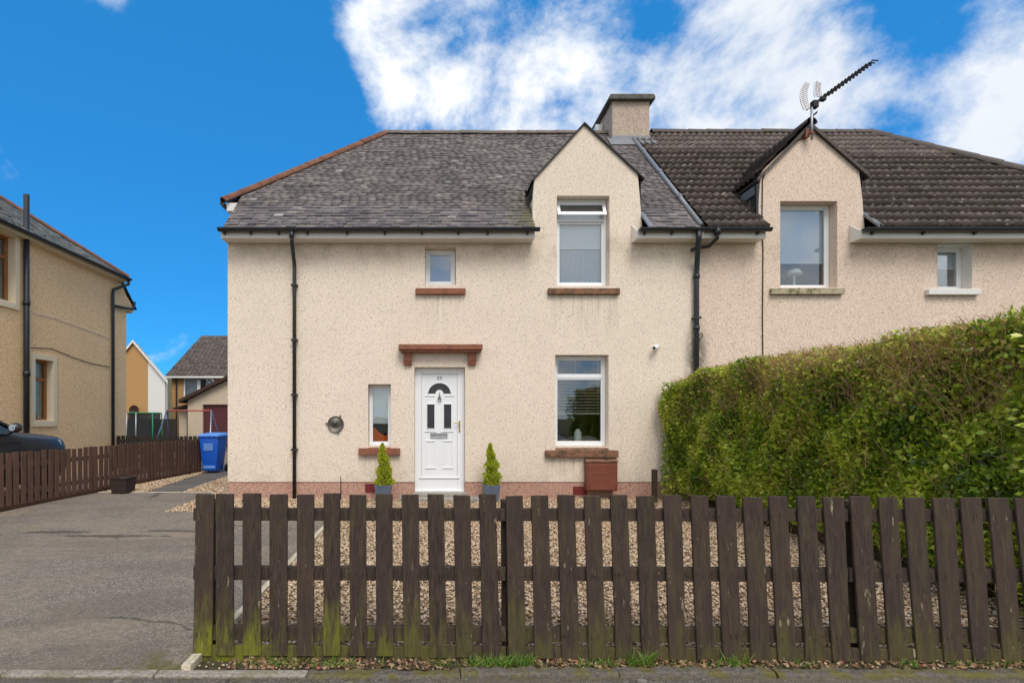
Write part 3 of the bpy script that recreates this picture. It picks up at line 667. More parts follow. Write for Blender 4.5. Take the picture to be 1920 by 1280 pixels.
eaves(PX(1196, RY0), PARTY, house, PX(1199, E), PX(1322, E), [PX(p, E) for p in (1211, 1262)])
# gable (wallhead dormer) roof and cheeks
def dormer(parent, gl, apexx, apexz, xl, xr, zl, zr, deckm, verge_t, name='dormer_roof', over=.05, y0=F-.04):
    ridge_y = RY0+(apexz-RZ0)+.2
    def back(z): return RY0+(z-RZ0)+.15
    mb = MB()
    for sx, zx in ((xl-over, zl-over*.9), (xr+over, zr-over*.9)):
        mb.hexa([(apexx, y0, apexz), (sx, y0, zx), (sx, back(zx), zx), (apexx, ridge_y, apexz)], [(apexx, y0, apexz+verge_t*1.3), (sx, y0, zx+verge_t), (sx, back(zx), zx+verge_t), (apexx, ridge_y, apexz+verge_t*1.3)])
    dr = mb.build(name, deckm, parent)
    for sx, zt, t in ((xl, zl, .02), (xr, zr, -.02)):
        MB().prism([(F+.05, 4.9), (F+.05, zt), (back(zt)-.1, zt)], sx, sx+t, 'x').build('dormer_cheek', ROOFDECK, parent)
    return dr
AX, AZ = PX(1095), PZ(235)
dormer1 = dormer(house, GL1, AX, AZ+.005, PX(999), PX(1204), PZ(340), PZ(335), ROOFDECK, .03, over=.03)
def cheek_slates(parent, X, zt, m, w, e, nm, face=-1):
    O = (X, F+.02, 5.02); U = (0, 1, 0); V = (0, 0, 1)
    yb = RY0+(zt-RZ0)
    pcs = field(O, U, V, yb-F, zt-5.02, w, e, lambda a, b, v: (max(a, v-.22), b) if b > v-.2 else None)
    vs = []; fs = []; rn = []
    for (u, ww, v, row) in pcs:
        y0, y1 = F+.02+u-ww/2+.003, F+.02+u+ww/2-.003; z0 = 5.02+v; t = .02
        mm = MB().hexa([(X+face*t, y0, z0), (X+face*t, y1, z0), (X, y1, z0), (X, y0, z0)], [(X+face*.006, y0, z0+e*1.2), (X+face*.006, y1, z0+e*1.2), (X, y1, z0+e*1.2), (X, y0, z0+e*1.2)])
        o = mm.build(nm, m, parent); a = o.data.attributes.new('rnd', 'FLOAT', 'POINT'); a.data.foreach_set('value', [random.random()]*8)
cheek_slates(house, PX(999)-.002, PZ(345), SLATE_M, .17, .114, 'cheek_slate')
for X0_, X1_, par in ((PX(1205)-.03, PX(1205)+.06, house),):
    MB().hexa([(X0_, RY0-.03, RZ0+.0), (X1_, RY0-.03, RZ0+.0), (X1_, RY0+.34, RZ0+.35), (X0_, RY0+.34, RZ0+.35)], [(X0_, RY0-.03, RZ0+.05), (X1_, RY0-.03, RZ0+.035), (X1_, RY0+.34, RZ0+.385), (X0_, RY0+.34, RZ0+.42)]).build('lead_soaker', GREYLEAD, par, .008)
# lead roll on the party line, chimney
mb = MB().tube([(PARTY-.02, RY0+.02, RZ0+.06), (PARTY-.02, 12.75, roof_z(12.75)+.06)], .045, 10); mb.box(PARTY-.10, PARTY+.06, RIDGEY-.1, RIDGEY-.09, RIDGEZ, RIDGEZ+.01)
mb.build('lead_roll', GREYLEAD, house, smooth=True)
for yy in (10.3, 11.2, 12.1):
    MB().tube([(PARTY-.02, yy, roof_z(yy)+.06), (PARTY-.02, yy+.07, roof_z(yy+.07)+.06)], .055, 10).build('lead_roll_joint', GREYLEAD, house, smooth=True)
CY0 = 12.72; cx0, cx1 = PX(1148, CY0), PX(1218, CY0); CY1 = 13.95
chz = PZ(190, CY0)
ch = thing('chimney_stack', 'square pebble-dashed chimney stack with dark stone cap on the shared ridge', 'chimney', (PARTY, 13.3, 8))
MB().box(cx0, cx1, CY0, CY1, 7.7, chz).build('stack', HARLC, ch, .01)
MB().prism([(cx0-.10, chz+.0), (cx1+.10, chz), (cx1+.10, chz+.06), (cx1+.07, chz+.12), (cx0-.07, chz+.12), (cx0-.10, chz+.06)], CY0-.1, CY1+.1).build('cap', CAP, ch, .008)
mb = MB().box(cx0-.02, cx1+.02, CY0-.02, CY0+.3, roof_z(CY0)-.1, PZ(263, CY0)+.1)
mb.add([(cx0-.12, CY0-.28, roof_z(CY0-.28)+.05), (cx1+.16, CY0-.28, roof_z(CY0-.28)+.05), (cx1+.16, CY0, roof_z(CY0)+.06), (cx0-.12, CY0, roof_z(CY0)+.06)], [(0, 1, 2, 3)])
mb.build('lead_flashing', GREYLEAD, ch, .004)
MB().box(cx0-.2, cx0-.02, 13.35, 13.75, 8.2, PZ(233, 13.35)).build('white_flue', UPVC, ch, .01)

def window(parent, op, y, lights, m=UPVC, sill=None, name='window', t=.055, gl=GLASS, axis=None):
    """frame in the opening; lights: list of (x0,x1,z0,z1) fractions of the inner area, each becomes a sash ring with its pane"""
    x0, x1, z0, z1 = op; w = bpy.data.objects.new(name, None); C.objects.link(w); w.parent = parent
    WL[w] = WL[parent]
    x0 += .004; x1 -= .004; z0 += .004; z1 -= .004
    MB().ring(x0, x1, z0, z1, t, y, y+.07, tb=t*1.25).build('frame', m, w, .005)
    a0, a1, b0, b1 = x0+t, x1-t, z0+t*1.25, z1-t
    for i, (fx0, fx1, fz0, fz1) in enumerate(lights):
        X0, X1, Z0, Z1 = a0+(a1-a0)*fx0, a0+(a1-a0)*fx1, b0+(b1-b0)*fz0, b0+(b1-b0)*fz1
        s = .028
        if fz0 > 0: MB().box(a0+.001, a1-.001, y-.001, y+.069, Z0-.05, Z0).build('transom', m, w, .004)
        ZZ1 = Z1-.05 if fz1 < 1 else Z1
        if fz0 > 0 or True:
            MB().ring(X0+.001, X1-.001, Z0+.001, ZZ1-.001, s, y+.008, y+.06).build('sash', m, w, .004)
        MB().box(X0+s+.001, X1-s-.001, y+.03, y+.036, Z0+s, ZZ1-s).build('pane', gl, w)
    return w
def sill(parent, px0, px1, py0, py1, m, proj=.07, slope=None):
    z0, z1 = PZ(py1, F-proj), PZ(py0, F-proj)
    mb = MB().box(PX(px0, F-proj), PX(px1, F-proj), F-proj, F-.001, z0, z1)
    if slope: mb.prism([(F-proj+.01, z1+.001), (F+.2, z1+.001), (F+.2, slope[2]), (F-.0, slope[2]-.02)], slope[0], slope[1], 'x')
    return mb.build('sill', m, parent, .008)
RV = .17
w1 = window(house, WIN_SMALL, F+RV, [(0, 1, 0, 1)], t=.06); sill(w1, 779, 873, 540, 551, SILL)
w2 = window(house, WIN_UP, F+RV, [(0, 1, 0, .79)], t=.06); sill(w2, 1028, 1163, 540, 551, SILLD)
# open top light of the upper window, tilted out
x0, x1, z0, z1 = WIN_UP; a0, a1 = x0+.03, x1-.03; zt = z1-.065; zb = zt-.29; yo = F+RV-.01
def tilt(x, z, d): # rotate about the top edge, outwards
    an = R(24); dz = zt-z; return (x, yo-math.sin(an)*dz+d*math.cos(an), zt-math.cos(an)*dz-d*math.sin(an)*-1)
mb = MB()
for (p, q, r_, s_) in ((a0, a0+.06, zb, zt), (a1-.06, a1, zb, zt), (a0+.06, a1-.06, zb, zb+.07), (a0+.06, a1-.06, zt-.055, zt)):
    mb.hexa([tilt(p, r_, 0), tilt(q, r_, 0), tilt(q, r_, .05), tilt(p, r_, .05)], [tilt(p, s_, 0), tilt(q, s_, 0), tilt(q, s_, .05), tilt(p, s_, .05)])
tag(mb.build('open_sash', UPVC, w2, .005), 'white top light tilted open')
MB().hexa([tilt(a0+.061, zb+.071, .02), tilt(a1-.061, zb+.071, .02), tilt(a1-.061, zb+.071, .026), tilt(a0+.061, zb+.071, .026)], [tilt(a0+.061, zt-.056, .02), tilt(a1-.061, zt-.056, .02), tilt(a1-.061, zt-.056, .026), tilt(a0+.061, zt-.056, .026)]).build('pane', GLASS, w2)
zz = z0+.07+(z1-z0-.13)*.79
MB().box(x0+.06, x1-.06, F+RV-.001, F+RV+.069, zz-.04, zz+.02).build('transom', UPVC, w2, .004)
w3 = window(house, WIN_NARROW, F+RV, [(0, 1, 0, 1)], t=.035); sill(w3, 672, 750, 840, 853, SILL, .08, (WIN_NARROW[0]+.004, WIN_NARROW[1]-.004, WIN_NARROW[2]+.0))
w4 = window(house, WIN_LOW, F+RV, [(0, 1, 0, .80), (0, 1, .80, 1)], t=.05); sill(w4, 1023, 1160, 844, 857, SILLD, .08, (WIN_LOW[0]+.004, WIN_LOW[1]-.004, WIN_LOW[2]+.0))
MB().box(PX(1072), PX(1110), F+RV-.012, F+RV, WIN_LOW[3]-.04, WIN_LOW[3]-.025).build('trickle_vent', UPVC, w4)
# blinds and things behind the glass
def flat_blind(name, label, op, zb, m, y=F+.255, z1=None):
    x0, x1, z0, z1_ = op; b = thing(name, label, 'blind', ((x0+x1)/2, y, zb)); z1 = z1 or z1_
    MB().box(x0-.05, x1+.05, y, y+.004, zb, z1+.02).build('cloth', m, b); MB().box(x0-.05, x1+.05, y-.006, y+.012, zb-.022, zb-.001).build('hem_bar', UPVC, b, .004)
flat_blind('roller_blind', 'pale roller blind half lowered in the upstairs gable window above the meter box', WIN_UP, PZ(457), BLIND, F+.255)
cu = thing('net_curtain', 'grey net curtain hanging in the upstairs gable window with open top light', 'curtain', (WIN_UP[0]+.4, F+.45, WIN_UP[2]))
mb = MB(); n = 60; xs = [WIN_UP[0]-.1+(WIN_UP[1]-WIN_UP[0]+.2)*i/n for i in range(n+1)]
mb.add([(x, F+.275+.008*math.sin(i*1.3), WIN_UP[2]-.1) for i, x in enumerate(xs)]+[(x, F+.275+.008*math.sin(i*1.3), zz+.02) for i, x in enumerate(xs)], [(i, i+1, n+2+i, n+1+i) for i in range(n)]); mb.build('cloth', BLINDG, cu, smooth=True)
flat_blind('roller_blind', 'grey blind closed in the small square upstairs window', WIN_SMALL, WIN_SMALL[2]-.05, BLINDG)
flat_blind('roller_blind', 'white blind in the narrow window beside the front door', WIN_NARROW, PZ(792), plain('cream_blind', (.84, .84, .78), .8, .2, var=.05), F+.247)
vb = thing('venetian_blind', 'slatted venetian blind half lowered in the ground floor window', 'blind', ((WIN_LOW[0]+WIN_LOW[1])/2, F+.36, 2.5))
zb = PZ(775)
zq = zb+.045
while zq < PZ(703):
    MB().add([(WIN_LOW[0]-.03, F+.25, zq-.004), (WIN_LOW[1]+.03, F+.25, zq-.004), (WIN_LOW[1]+.03, F+.285, zq+.006), (WIN_LOW[0]-.03, F+.285, zq+.006), (WIN_LOW[0]-.03, F+.25, zq-.0015), (WIN_LOW[1]+.03, F+.25, zq-.0015), (WIN_LOW[1]+.03, F+.285, zq+.0085), (WIN_LOW[0]-.03, F+.285, zq+.0085)], [(0,3,2,1),(4,5,6,7),(0,1,5,4),(1,2,6,5),(2,3,7,6),(3,0,4,7)]).build('slat', SLATM, vb); zq += .058
MB().box(WIN_LOW[0]-.03, WIN_LOW[1]+.03, F+.245, F+.288, zb-.012, zb+.014).build('bottom_rail', SLATM, vb, .003)
for fx in (.12, .45, .88):
    xx = WIN_LOW[0]+(WIN_LOW[1]-WIN_LOW[0])*fx; MB().box(xx-.003, xx+.003, F+.243, F+.245, zb, WIN_LOW[3]).build('cord', SLATM, vb)
bt = thing('white_bottle', 'white ceramic bottle on the sill inside the ground floor window', 'bottle', (PX(1083), F+.30, PZ(826)))
MB().lathe([(0, 0), (.066, 0), (.07, .02), (.07, .20), (.06, .225), (.042, .235), (.042, .27), (.0, .27)], (PX(1083, F+.33), F+.325, WIN_LOW[2]+.045), n=20).build('body', WHITEC, bt, smooth=True)
MB().box(WIN_LOW[0]-.03, WIN_LOW[1]+.03, F+.301, F+.5, WIN_LOW[2]-.01, WIN_LOW[2]+.045).build('inner_sill', UPVC, w4, .004)
cl = thing('grey_cushions', 'grey cushions heaped behind the white bottle in the window', 'cushion', (WIN_LOW[0]+.4, F+.6, 1))
for cx, w, h in ((.18, .24, .13), (.78, .25, .11), (.5, .2, .09)):
    X = WIN_LOW[0]+cx; o = MB().lathe([(.01, -h), (w*.6, -h*.8), (w, -h*.2), (w, h*.2), (w*.6, h*.8), (.01, h)], (X, F+.66, WIN_LOW[2]+.07), n=16).build('cushion', GREYC, cl, smooth=True)
ja = thing('work_jacket', 'orange and navy jacket folded behind the narrow window', 'jacket', (WIN_NARROW[0]+.2, F+.3, WIN_NARROW[2]))
MB().box(WIN_NARROW[0]-.02, WIN_NARROW[1]+.02, F+.301, F+.42, WIN_NARROW[2]-.01, WIN_NARROW[2]+.04).build('inner_sill', UPVC, w3, .004)
def lumpy(name, prof, y0, y1, m, parent):
    bm_ = MB().prism(prof, y0, y1).build(name, m, parent, .03, True, 3)
nx, nz = WIN_NARROW[0], WIN_NARROW[2]+.042
lumpy('orange_panel', [(nx-.01, nz), (nx+.46, nz), (nx+.46, nz+.30), (nx+.39, nz+.26), (nx+.30, nz+.13), (nx+.2, nz+.19), (nx+.1, nz+.29), (nx+.04, nz+.30), (nx-.01, nz+.2)], F+.25, F+.31, ORANGE, ja)
lumpy('navy_panel', [(nx-.01, nz+.02), (nx+.46, nz+.05), (nx+.46, nz+.36), (nx+.36, nz+.39), (nx+.31, nz+.34), (nx+.2, nz+.36), (nx+.14, nz+.4), (nx+.07, nz+.35), (nx-.01, nz+.36)], F+.315, F+.37, NAVY, ja)

# ------------------------------------------------------------------ front door
DY = F+.14
door = bpy.data.objects.new('front_door', None); C.objects.link(door); door.parent = house; WL[door] = WL[house]
dx0, dx1, dz0, dz1 = DOOR
s0, s1, q0, q1 = PX(791, DY), PX(857, DY), PZ(893, DY), PZ(701, DY)
MB().box(dx0+.002, s0-.004, DY-.01, DY+.08, dz0, dz1-.002).box(s1+.004, dx1-.002, DY-.01, DY+.08, dz0, dz1-.002).box(s0-.004, s1+.004, DY-.01, DY+.08, q1+.004, dz1-.002).box(s0-.004, s1+.004, DY-.01, DY+.08, dz0, q0-.004).build('frame', UPVC, door, .008)
MB().box(s0-.05, s1+.05, DY-.03, DY-.0105, q0-.03, q0-.012).box(dx0+.004, dx1-.004, DY-.05, DY-.0105, dz0, dz0+.04).build('threshold', UPVC, door, .004)
acx, acz = PX(824, DY), PZ(738, DY); ra = .205
arch = [(acx+ra*math.cos(a), acz+ra*.95*math.sin(a)) for a in (math.pi*i/18 for i in range(19))]
inner = [(acx+.075*math.cos(a), acz+.075*math.sin(a)) for a in (math.pi-math.pi*i/8 for i in range(9))]
archp = arch+inner
pl = (PX(801, DY), PX(814.5, DY), PZ(803, DY), PZ(758, DY)); pr = (PX(832.5, DY), PX(846, DY), PZ(803, DY), PZ(758, DY))
wall_slab(rect(s0, s1, q0, q1), [archp, rect(*pl), rect(*pr)], DY+.004, DY+.05).build('leaf', UPVC, door)
MB().prism(archp, DY+.02, DY+.03).build('fanlight', GLASSD, door)
for p in (pl, pr):
    MB().box(p[0], p[1], DY+.02, DY+.03, p[2], p[3]).build('pane', GLASSD, door)
    MB().ring(p[0]-.018, p[1]+.018, p[2]-.018, p[3]+.018, .017, DY-.008, DY+.0035).build('pane_bead', UPVC, door, .004)
    MB().box(p[0]-.045, p[1]+.045, DY-.012, DY+.0035, p[2]-.06, p[2]-.045).build('moulding', UPVC, door, .004)
def mould(px0, px1, py): MB().box(PX(px0, DY), PX(px1, DY), DY-.010, DY+.0035, PZ(py+1, DY), PZ(py-1, DY)).build('moulding', UPVC, door, .004)
for a in ((797, 817, 877), (830, 850, 877), (799, 816, 826), (831, 848, 826), (797, 815, 741.5), (834, 852, 741.5)): mould(*a)
for a, b in ((799, 816), (831, 848)):
    MB().ring(PX(a, DY), PX(b, DY), PZ(876, DY), PZ(827, DY), .012, DY-.004, DY+.0038).build('panel_moulding', UPVC, door, .003)
mb = MB(); mb.tube([(acx+(ra+.012)*math.cos(a), DY+.001, acz+(ra*.95+.012)*math.sin(a)) for a in (math.pi*i/20 for i in range(21))], .011, 6); mb.build('arch_bead', UPVC, door, smooth=True)
lb = MB().ring(PX(807, DY), PX(839, DY), PZ(821, DY), PZ(811, DY), .016, DY-.012, DY+.0035).build('letterbox', CHROME, door, .003)
MB().box(PX(807, DY)+.016, PX(839, DY)-.016, DY-.006, DY+.003, PZ(821, DY)+.016, PZ(811, DY)-.016).build('letterbox_flap', CHROME, door)
MB().lathe([(0, -.028), (.014, -.026), (.02, -.012), (.026, .003)], (acx, DY, PZ(745, DY)), 'y', 14).tube([(acx+.03*math.cos(a), DY-.022, PZ(749, DY)+.035*math.sin(a)) for a in (math.pi*i/6 for i in range(13))], .007, 6).box(acx-.006, acx+.006, DY-.01, DY+.003, PZ(744, DY), PZ(738, DY)+.02).build('door_knocker', IRON, door, smooth=True)
hx = PX(861.5, DY)
mb = MB().box(hx-.014, hx+.014, DY-.022, DY-.0105, PZ(810, DY), PZ(788, DY)); mb.tube([(hx, DY-.02, PZ(793, DY)), (hx, DY-.06, PZ(793, DY)), (hx-.1, DY-.06, PZ(793, DY))], .009, 8); mb.build('door_handle', BRASS, door, .002)
tcv = bpy.data.curves.new('num', 'FONT'); tcv.body = '23'; tcv.size = .085; tcv.extrude = .003; tcv.align_x = 'CENTER'; tcv.space_character = 1.25
to = bpy.data.objects.new('num', tcv); C.objects.link(to); dg = bpy.context.evaluated_depsgraph_get(); dg.update()
tm = bpy.data.meshes.new_from_object(to.evaluated_get(dg)); bpy.data.objects.remove(to)
for v in tm.vertices: x, y, z = v.co; v.co = (x+acx-WL[house].x, DY-.002-z-WL[house].y, y+PZ(711, DY)-WL[house].z)
tm.materials.clear(); finish('house_number', tm, IRON, door)
# canopy over the door: sandstone slab on two brackets
cz0, cz1 = PZ(658, F-.2), PZ(645, F-.2)
cn = MB().box(PX(747, F-.2), PX(905, F-.2), F-.2, F-.001, cz0+.03, cz1).box(PX(751, F-.17), PX(901, F-.17), F-.17, F-.001, cz0-.01, cz0+.029).build('door_canopy', SILL, house, .008)
for a, b in ((757, 772), (878, 893)):
    X0, X1 = PX(a, F-.08), PX(b, F-.08); z1 = cz0-.011; z0 = PZ(684, F-.08)
    MB().prism([(F-.001, z0), (F-.06, z0), (F-.09, z0+.09), (F-.12, z1), (F-.001, z1)], X0, X1, 'x').build('canopy_bracket', SILL, cn, .006)
    MB().box(X0-.004, X1+.004, F-.095, F-.002, z0+.085, z0+.1).build('bracket_groove', SILL, cn)
ds = thing('door_step', 'grey concrete step below the white front door', 'step', (0.15, 9.6, 0))
MB().box(PX(748, 9.4), PX(900, 9.4), 9.42, F+.02, -.05, .055).build('slab', STEP, ds, .012); MB().box(dx0-.03, dx1+.03, F-.16, F+.3, .056, .115).build('threshold_stone', STEP, ds, .01)
# downpipes
def clip(parent, x, y, z, r=.042): MB().box(x-r-.014, x+r+.014, y-r-.006, F-.001, z-.018, z+.018).build('pipe_clip', BLACKP, parent, .003)
dpx = PX(552, F-.06)
dp = MB().tube([(PX(547, E), E, 4.78), (PX(547, E), E, 4.64), (PX(547, E)+.002, E, 4.60), (dpx, F-.06, 4.28), (dpx, F-.06, 4.2), (dpx, F-.06, .0)], .034, 12).build('downpipe', BLACKP, house, smooth=True)
for z in (3.9, 2.9, 1.9, .9): clip(dp, dpx, F-.06, z)
MB().tube([(PX(547, E), E, 4.66), (PX(547, E), E, 4.77)], .042, 12).build('pipe_socket', BLACKP, dp, smooth=True)
rx = PX(1306, F-.07)
rp = MB().tube([(PX(1310, E), E, 4.78), (PX(1310, E), E, 4.66), (rx+.01, F-.07, 4.3), (rx, F-.07, 4.0), (rx, F-.07, 0)], .045, 12).build('downpipe', BLACKP, house, smooth=True)
for z in (4.02, 3.08, .9): MB().tube([(rx, F-.07, z), (rx, F-.07, z+.07)], .056, 12).build('pipe_socket', BLACKP, rp, smooth=True)
for z in (3.3, 1.6): clip(rp, rx, F-.07, z, .05)
MB().tube([(rx+.04, F-.07, 2.98), (rx+.1, F-.07, 3.02), (rx+.12, F-.05, 2.97), (rx+.07, F-.03, 2.9)], .009, 6).build('broken_clip', BLACKP, rp)
# small things on the wall
mbx = thing('meter_box', 'rusty brown metal meter box on the wall under the ground floor window', 'meter box', (PX(1130), F-.1, .2))
mz0, mz1 = PZ(920, F-.2), PZ(866, F-.2)
mxa, mxb = PX(1101, F-.2), PX(1158, F-.2)
MB().prism([(F-.2, mz0), (F-.001, mz0), (F-.001, mz1+.04), (F-.2, mz1)], mxa, mxb, 'x').build('body', RUST, mbx, .008)
MB().hexa([(mxa+.02, F-.212, mz0+.02), (mxb-.02, F-.212, mz0+.02), (mxb-.02, F-.2005, mz0+.02), (mxa+.02, F-.2005, mz0+.02)], [(mxa+.02, F-.212, mz1-.03), (mxb-.02, F-.212, mz1-.03), (mxb-.02, F-.2005, mz1-.03), (mxa+.02, F-.2005, mz1-.03)]).build('door', RUST, mbx, .006)
MB().prism([(F-.215, mz1+.001), (F-.001, mz1+.043), (F-.001, mz1+.055), (F-.215, mz1+.013)], mxa-.015, mxb+.015, 'x').build('lid', SILLD, mbx, .003)
MB().box(mxa+.12, mxb-.14, F-.216, F-.2125, (mz0+mz1)/2+.03, (mz0+mz1)/2+.037).build('hasp', RUST, mbx)
wo_ = thing('wall_plaque', 'round dark metal ornament hung on the wall left of the narrow window', 'ornament', (PX(629), F-.03, PZ(795)))
cc = (PX(629, F-.03), F-.001, PZ(795, F-.03))
MB().lathe([(0, -.012), (.13, -.014), (.14, -.03), (.148, -.03), (.152, -.012), (.15, 0), (0, 0)], cc, 'y', 28).build('plate', IRON, wo_, smooth=True)
MB().lathe([(0, -.07), (.02, -.07), (.035, -.05), (.05, -.03), (.085, -.02), (.1, -.0145)], (cc[0]-.01, cc[1], cc[2]+.03), 'y', 20).build('boss', IRON, wo_, smooth=True)
for a in (60, 175, 285):
    MB().tube([(cc[0]+.14*math.cos(R(a)), cc[1]-.02, cc[2]+.14*math.sin(R(a))), (cc[0]+.19*math.cos(R(a)), cc[1]-.02, cc[2]+.19*math.sin(R(a)))], .012, 6).build('lug', IRON, wo_)
sc_ = thing('security_camera', 'small white security camera on the wall near the downpipe', 'camera', (PX(1231), F-.1, PZ(651)))
p0 = Vector((PX(1235, F), F-.001, PZ(649))); p1 = Vector((PX(1227, F-.16), F-.15, PZ(652, F-.16)))
MB().tube([p0, p0.lerp(p1, .3)], .022, 10).build('bracket', UPVC, sc_, smooth=True); MB().tube([p0.lerp(p1, .3), p0.lerp(p1, .35), p0.lerp(p1, .95), p1], [.03, .042, .042, .036], 14).build('housing', UPVC, sc_, smooth=True)
MB().tube([p1, p1+(p1-p0).normalized()*.004], .027, 12).build('lens', CARGLASS, sc_)
wc = MB().box(PX(824.4), PX(825.8), F-.006, F-.001, PZ(644), PZ(553)).build('conduit', WCABLE); tag(wc, 'thin white cable running down the wall from small window to canopy', 'cable')
for i, (a, b, c_, d_) in enumerate(((685, 705, 907, 922), (1075, 1100, 912, 927))):
    v = thing('air_brick', ['red air brick in the plinth beside the left potted conifer', 'red air brick in the plinth beside the rusty meter box'][i], 'vent', (PX(a), F, .1), 'air bricks in the plinth')
    X0, X1, Z0, Z1 = PX(a), PX(b), PZ(d_), PZ(c_)
    MB().box(X0, X1, F+.006, F+.0135, Z0, Z1).build('plate', BRICKV, v)
    mb = MB()
    for k in range(8): xx = X0+(X1-X0)*k/7; mb.box(xx-.004, xx+.004, F-.002, F+.0055, Z0, Z1)
    for k in range(5): z_ = Z0+(Z1-Z0)*k/4; mb.box(X0-.004, X1+.004, F-.0045, F-.0025, z_-.004, z_+.004)
    mb.build('grille', BRICKV, v)
st = MB().tube([(PX(639, 9.6), 9.6, 0), (PX(639, 9.6), 9.6, .3), (PX(638.5, 9.6), 9.6, .44)], [.01, .01, .005], 6).build('metal_stake', CABLE); tag(st, 'thin dark metal stake standing in gravel by the plinth', 'stake')

# ------------------------------------------------------------------ neighbour's half
nb = thing('semi_detached_house', 'pinkish pebble-dashed half of the pair with brown concrete tiles above the hedge', 'house', (9, F, 0))
NR = 13.4; FN = F+.002
NW_UP = (PX(1463), PX(1570), PZ(539), PZ(377)); NW_SM = (PX(1757), PX(1823), PZ(541), PZ(458)); NW_LO = (PX(1463), PX(1572), PZ(837), PZ(663))
NW_LO2 = (PX(1880), PX(1960), PZ(837), PZ(700))
GL2 = [(PX(1622), 4.86), (PX(1617), 5.5), (PX(1611), PZ(322)), (PX(1606), PZ(312)), (PX(1521), PZ(240)), (PX(1513), PZ(240)), (PX(1432), PZ(318)), (PX(1426), PZ(330)), (PX(1423), 5.5), (PX(1421), 4.86)]
outl = [(PARTY+.002, .304), (NR, .304), (NR, 4.80), (PX(1622), 4.80)]+GL2+[(PX(1421), 4.80), (PARTY+.002, 4.80)]
wall_slab(outl, [rect(*w) for w in (NW_UP, NW_SM, NW_LO, NW_LO2)], FN, FN+.3).build('wall', HARLN, nb)
MB().box(PARTY+.003, NR-.01, F+.016, F+.29, -.2, .303).build('plinth', PLINTH, nb)
MB().prism([(F+.31, -.2), (WALLR, -.2), (WALLR, 4.74), (15.8, 5.5), (10.4, 5.5), (F+.31, 4.74)], NR-.3, NR-.001, 'x').build('side_wall', HARLN, nb)
MB().box(PARTY+.15, NR-.3, WALLR-.3, WALLR, -.2, 4.74).build('rear_wall', HARLN, nb)
MB().box(PARTY+.003, PARTY+.15, F+.31, WALLR, -.2, 4.74).build('party_wall', INT, nb)
MB().box(PARTY+.16, NR-.31, F+.32, WALLR-.31, 2.62, 2.75).build('upper_floor', INT, nb)
NRX = 10.78; NVX = 13.42; NHX = 13.6
nl = .03
mb = MB()
mb.add([P3(PARTY+.005, RY0, RZ0), P3(PX(1421), RY0, RZ0), P3(PX(1421), 11.55, roof_z(11.55)), P3(PX(1622), 11.55, roof_z(11.55)), P3(PX(1622), RY0, RZ0), P3(NVX, RY0, RZ0), P3(NVX, HIPY, HIPZ), P3(NRX, RIDGEY, RIDGEZ), P3(PARTY+.005, RIDGEY, RIDGEZ)], [(0, 1, 2, 7, 8), (2, 3, 6, 7), (3, 4, 5, 6)])
mb.add([P3(PARTY+.005, RIDGEY, RIDGEZ), P3(NRX, RIDGEY, RIDGEZ), P3(NVX, ry, HIPZ), P3(NVX, REARY, RZ0), P3(PARTY+.005, REARY, RZ0)], [(0, 1, 2, 3, 4)])
mb.add([P3(NHX, HIPY, HIPZ), P3(NRX, RIDGEY, RIDGEZ), P3(NHX, ry, HIPZ)], [(0, 1, 2)])
nroof = mb.build('roof', ROOFDECK, nb)
NO = PARTY+.06
e0, e1 = PX(1421)-NO, PX(1622)-NO
def in_nb(a, b, v):
    y = RY0+v*S2
    right = NVX-NO if y < HIPY else (NHX-NO)-(y-HIPY)*(NHX-NRX)/(RIDGEY-HIPY)
    b = min(b, right)
    if b-a < .08: return None
    z = roof_z(y)
    if z < 6.0: q0_, q1_ = e0, e1
    elif z < 6.75: q0_, q1_ = e0+.03+(z-6.0)*1.1, e1-.03-(z-6.0)*1.1
    else: return (a, b)
    if a >= q0_ and b <= q1_: return None
    if a < q0_ < b: b = q0_
    if a < q1_ < b: a = q1_
    return (a, b) if b-a > .05 else None
O = (NO, RY0-.02, RZ0-.02)
pcs = field(O, U, V, NHX-NO, SLEN, .30, .30, in_nb, jitter=0, half=False, exact=True)
place(pcs, O, U, V, .30, 1, 0.0, nroof, tile_me, 'roof_tile', TILE_A, 'roof_tiles', gap=-.004)
half_pipe((PARTY+.55, RIDGEY, RIDGEZ-.03), (NRX, RIDGEY, RIDGEZ-.03), .12, .45, TILE_B, nroof, 'ridge_tile')
half_pipe((NHX, HIPY-.03, HIPZ), (NRX-.05, RIDGEY, RIDGEZ-.02), .12, .45, TILE_B, nroof, 'hip_tile')
eaves(PARTY+.004, PX(1437, RY0), nb, PX(1323, E)+.003, PX(1446, E), [PX(1424, E)])
eaves(PX(1617, RY0), NR+.1, nb, PX(1620, E), NR+.15, [PX(p, E) for p in (1640, 1736, 1833)])
MB().tube([(PX(1345, E), E, 4.78), (PX(1345, E), E, 4.66), (PX(1341, E), F-.14, 4.58), (PX(1318, E), F-.12, 4.56), (PX(1309, E), F-.1, 4.52)], .033, 10).build('gutter_outlet', BLACKP, nb, smooth=True)
MB().tube([(PX(1345, E), E, 4.72), (PX(1345, E), E, 4.84)], .06, 10).build('outlet_socket', BLACKP, nb, smooth=True)
X0_, X1_ = PX(1622)-.03, PX(1622)+.06
MB().hexa([(X0_, RY0-.03, RZ0), (X1_, RY0-.03, RZ0), (X1_, RY0+.34, RZ0+.35), (X0_, RY0+.34, RZ0+.35)], [(X0_, RY0-.03, RZ0+.06), (X1_, RY0-.03, RZ0+.045), (X1_, RY0+.34, RZ0+.395), (X0_, RY0+.34, RZ0+.43)]).build('lead_soaker', GREYLEAD, nb, .008)
AX2, AZ2 = PX(1517), PZ(240)
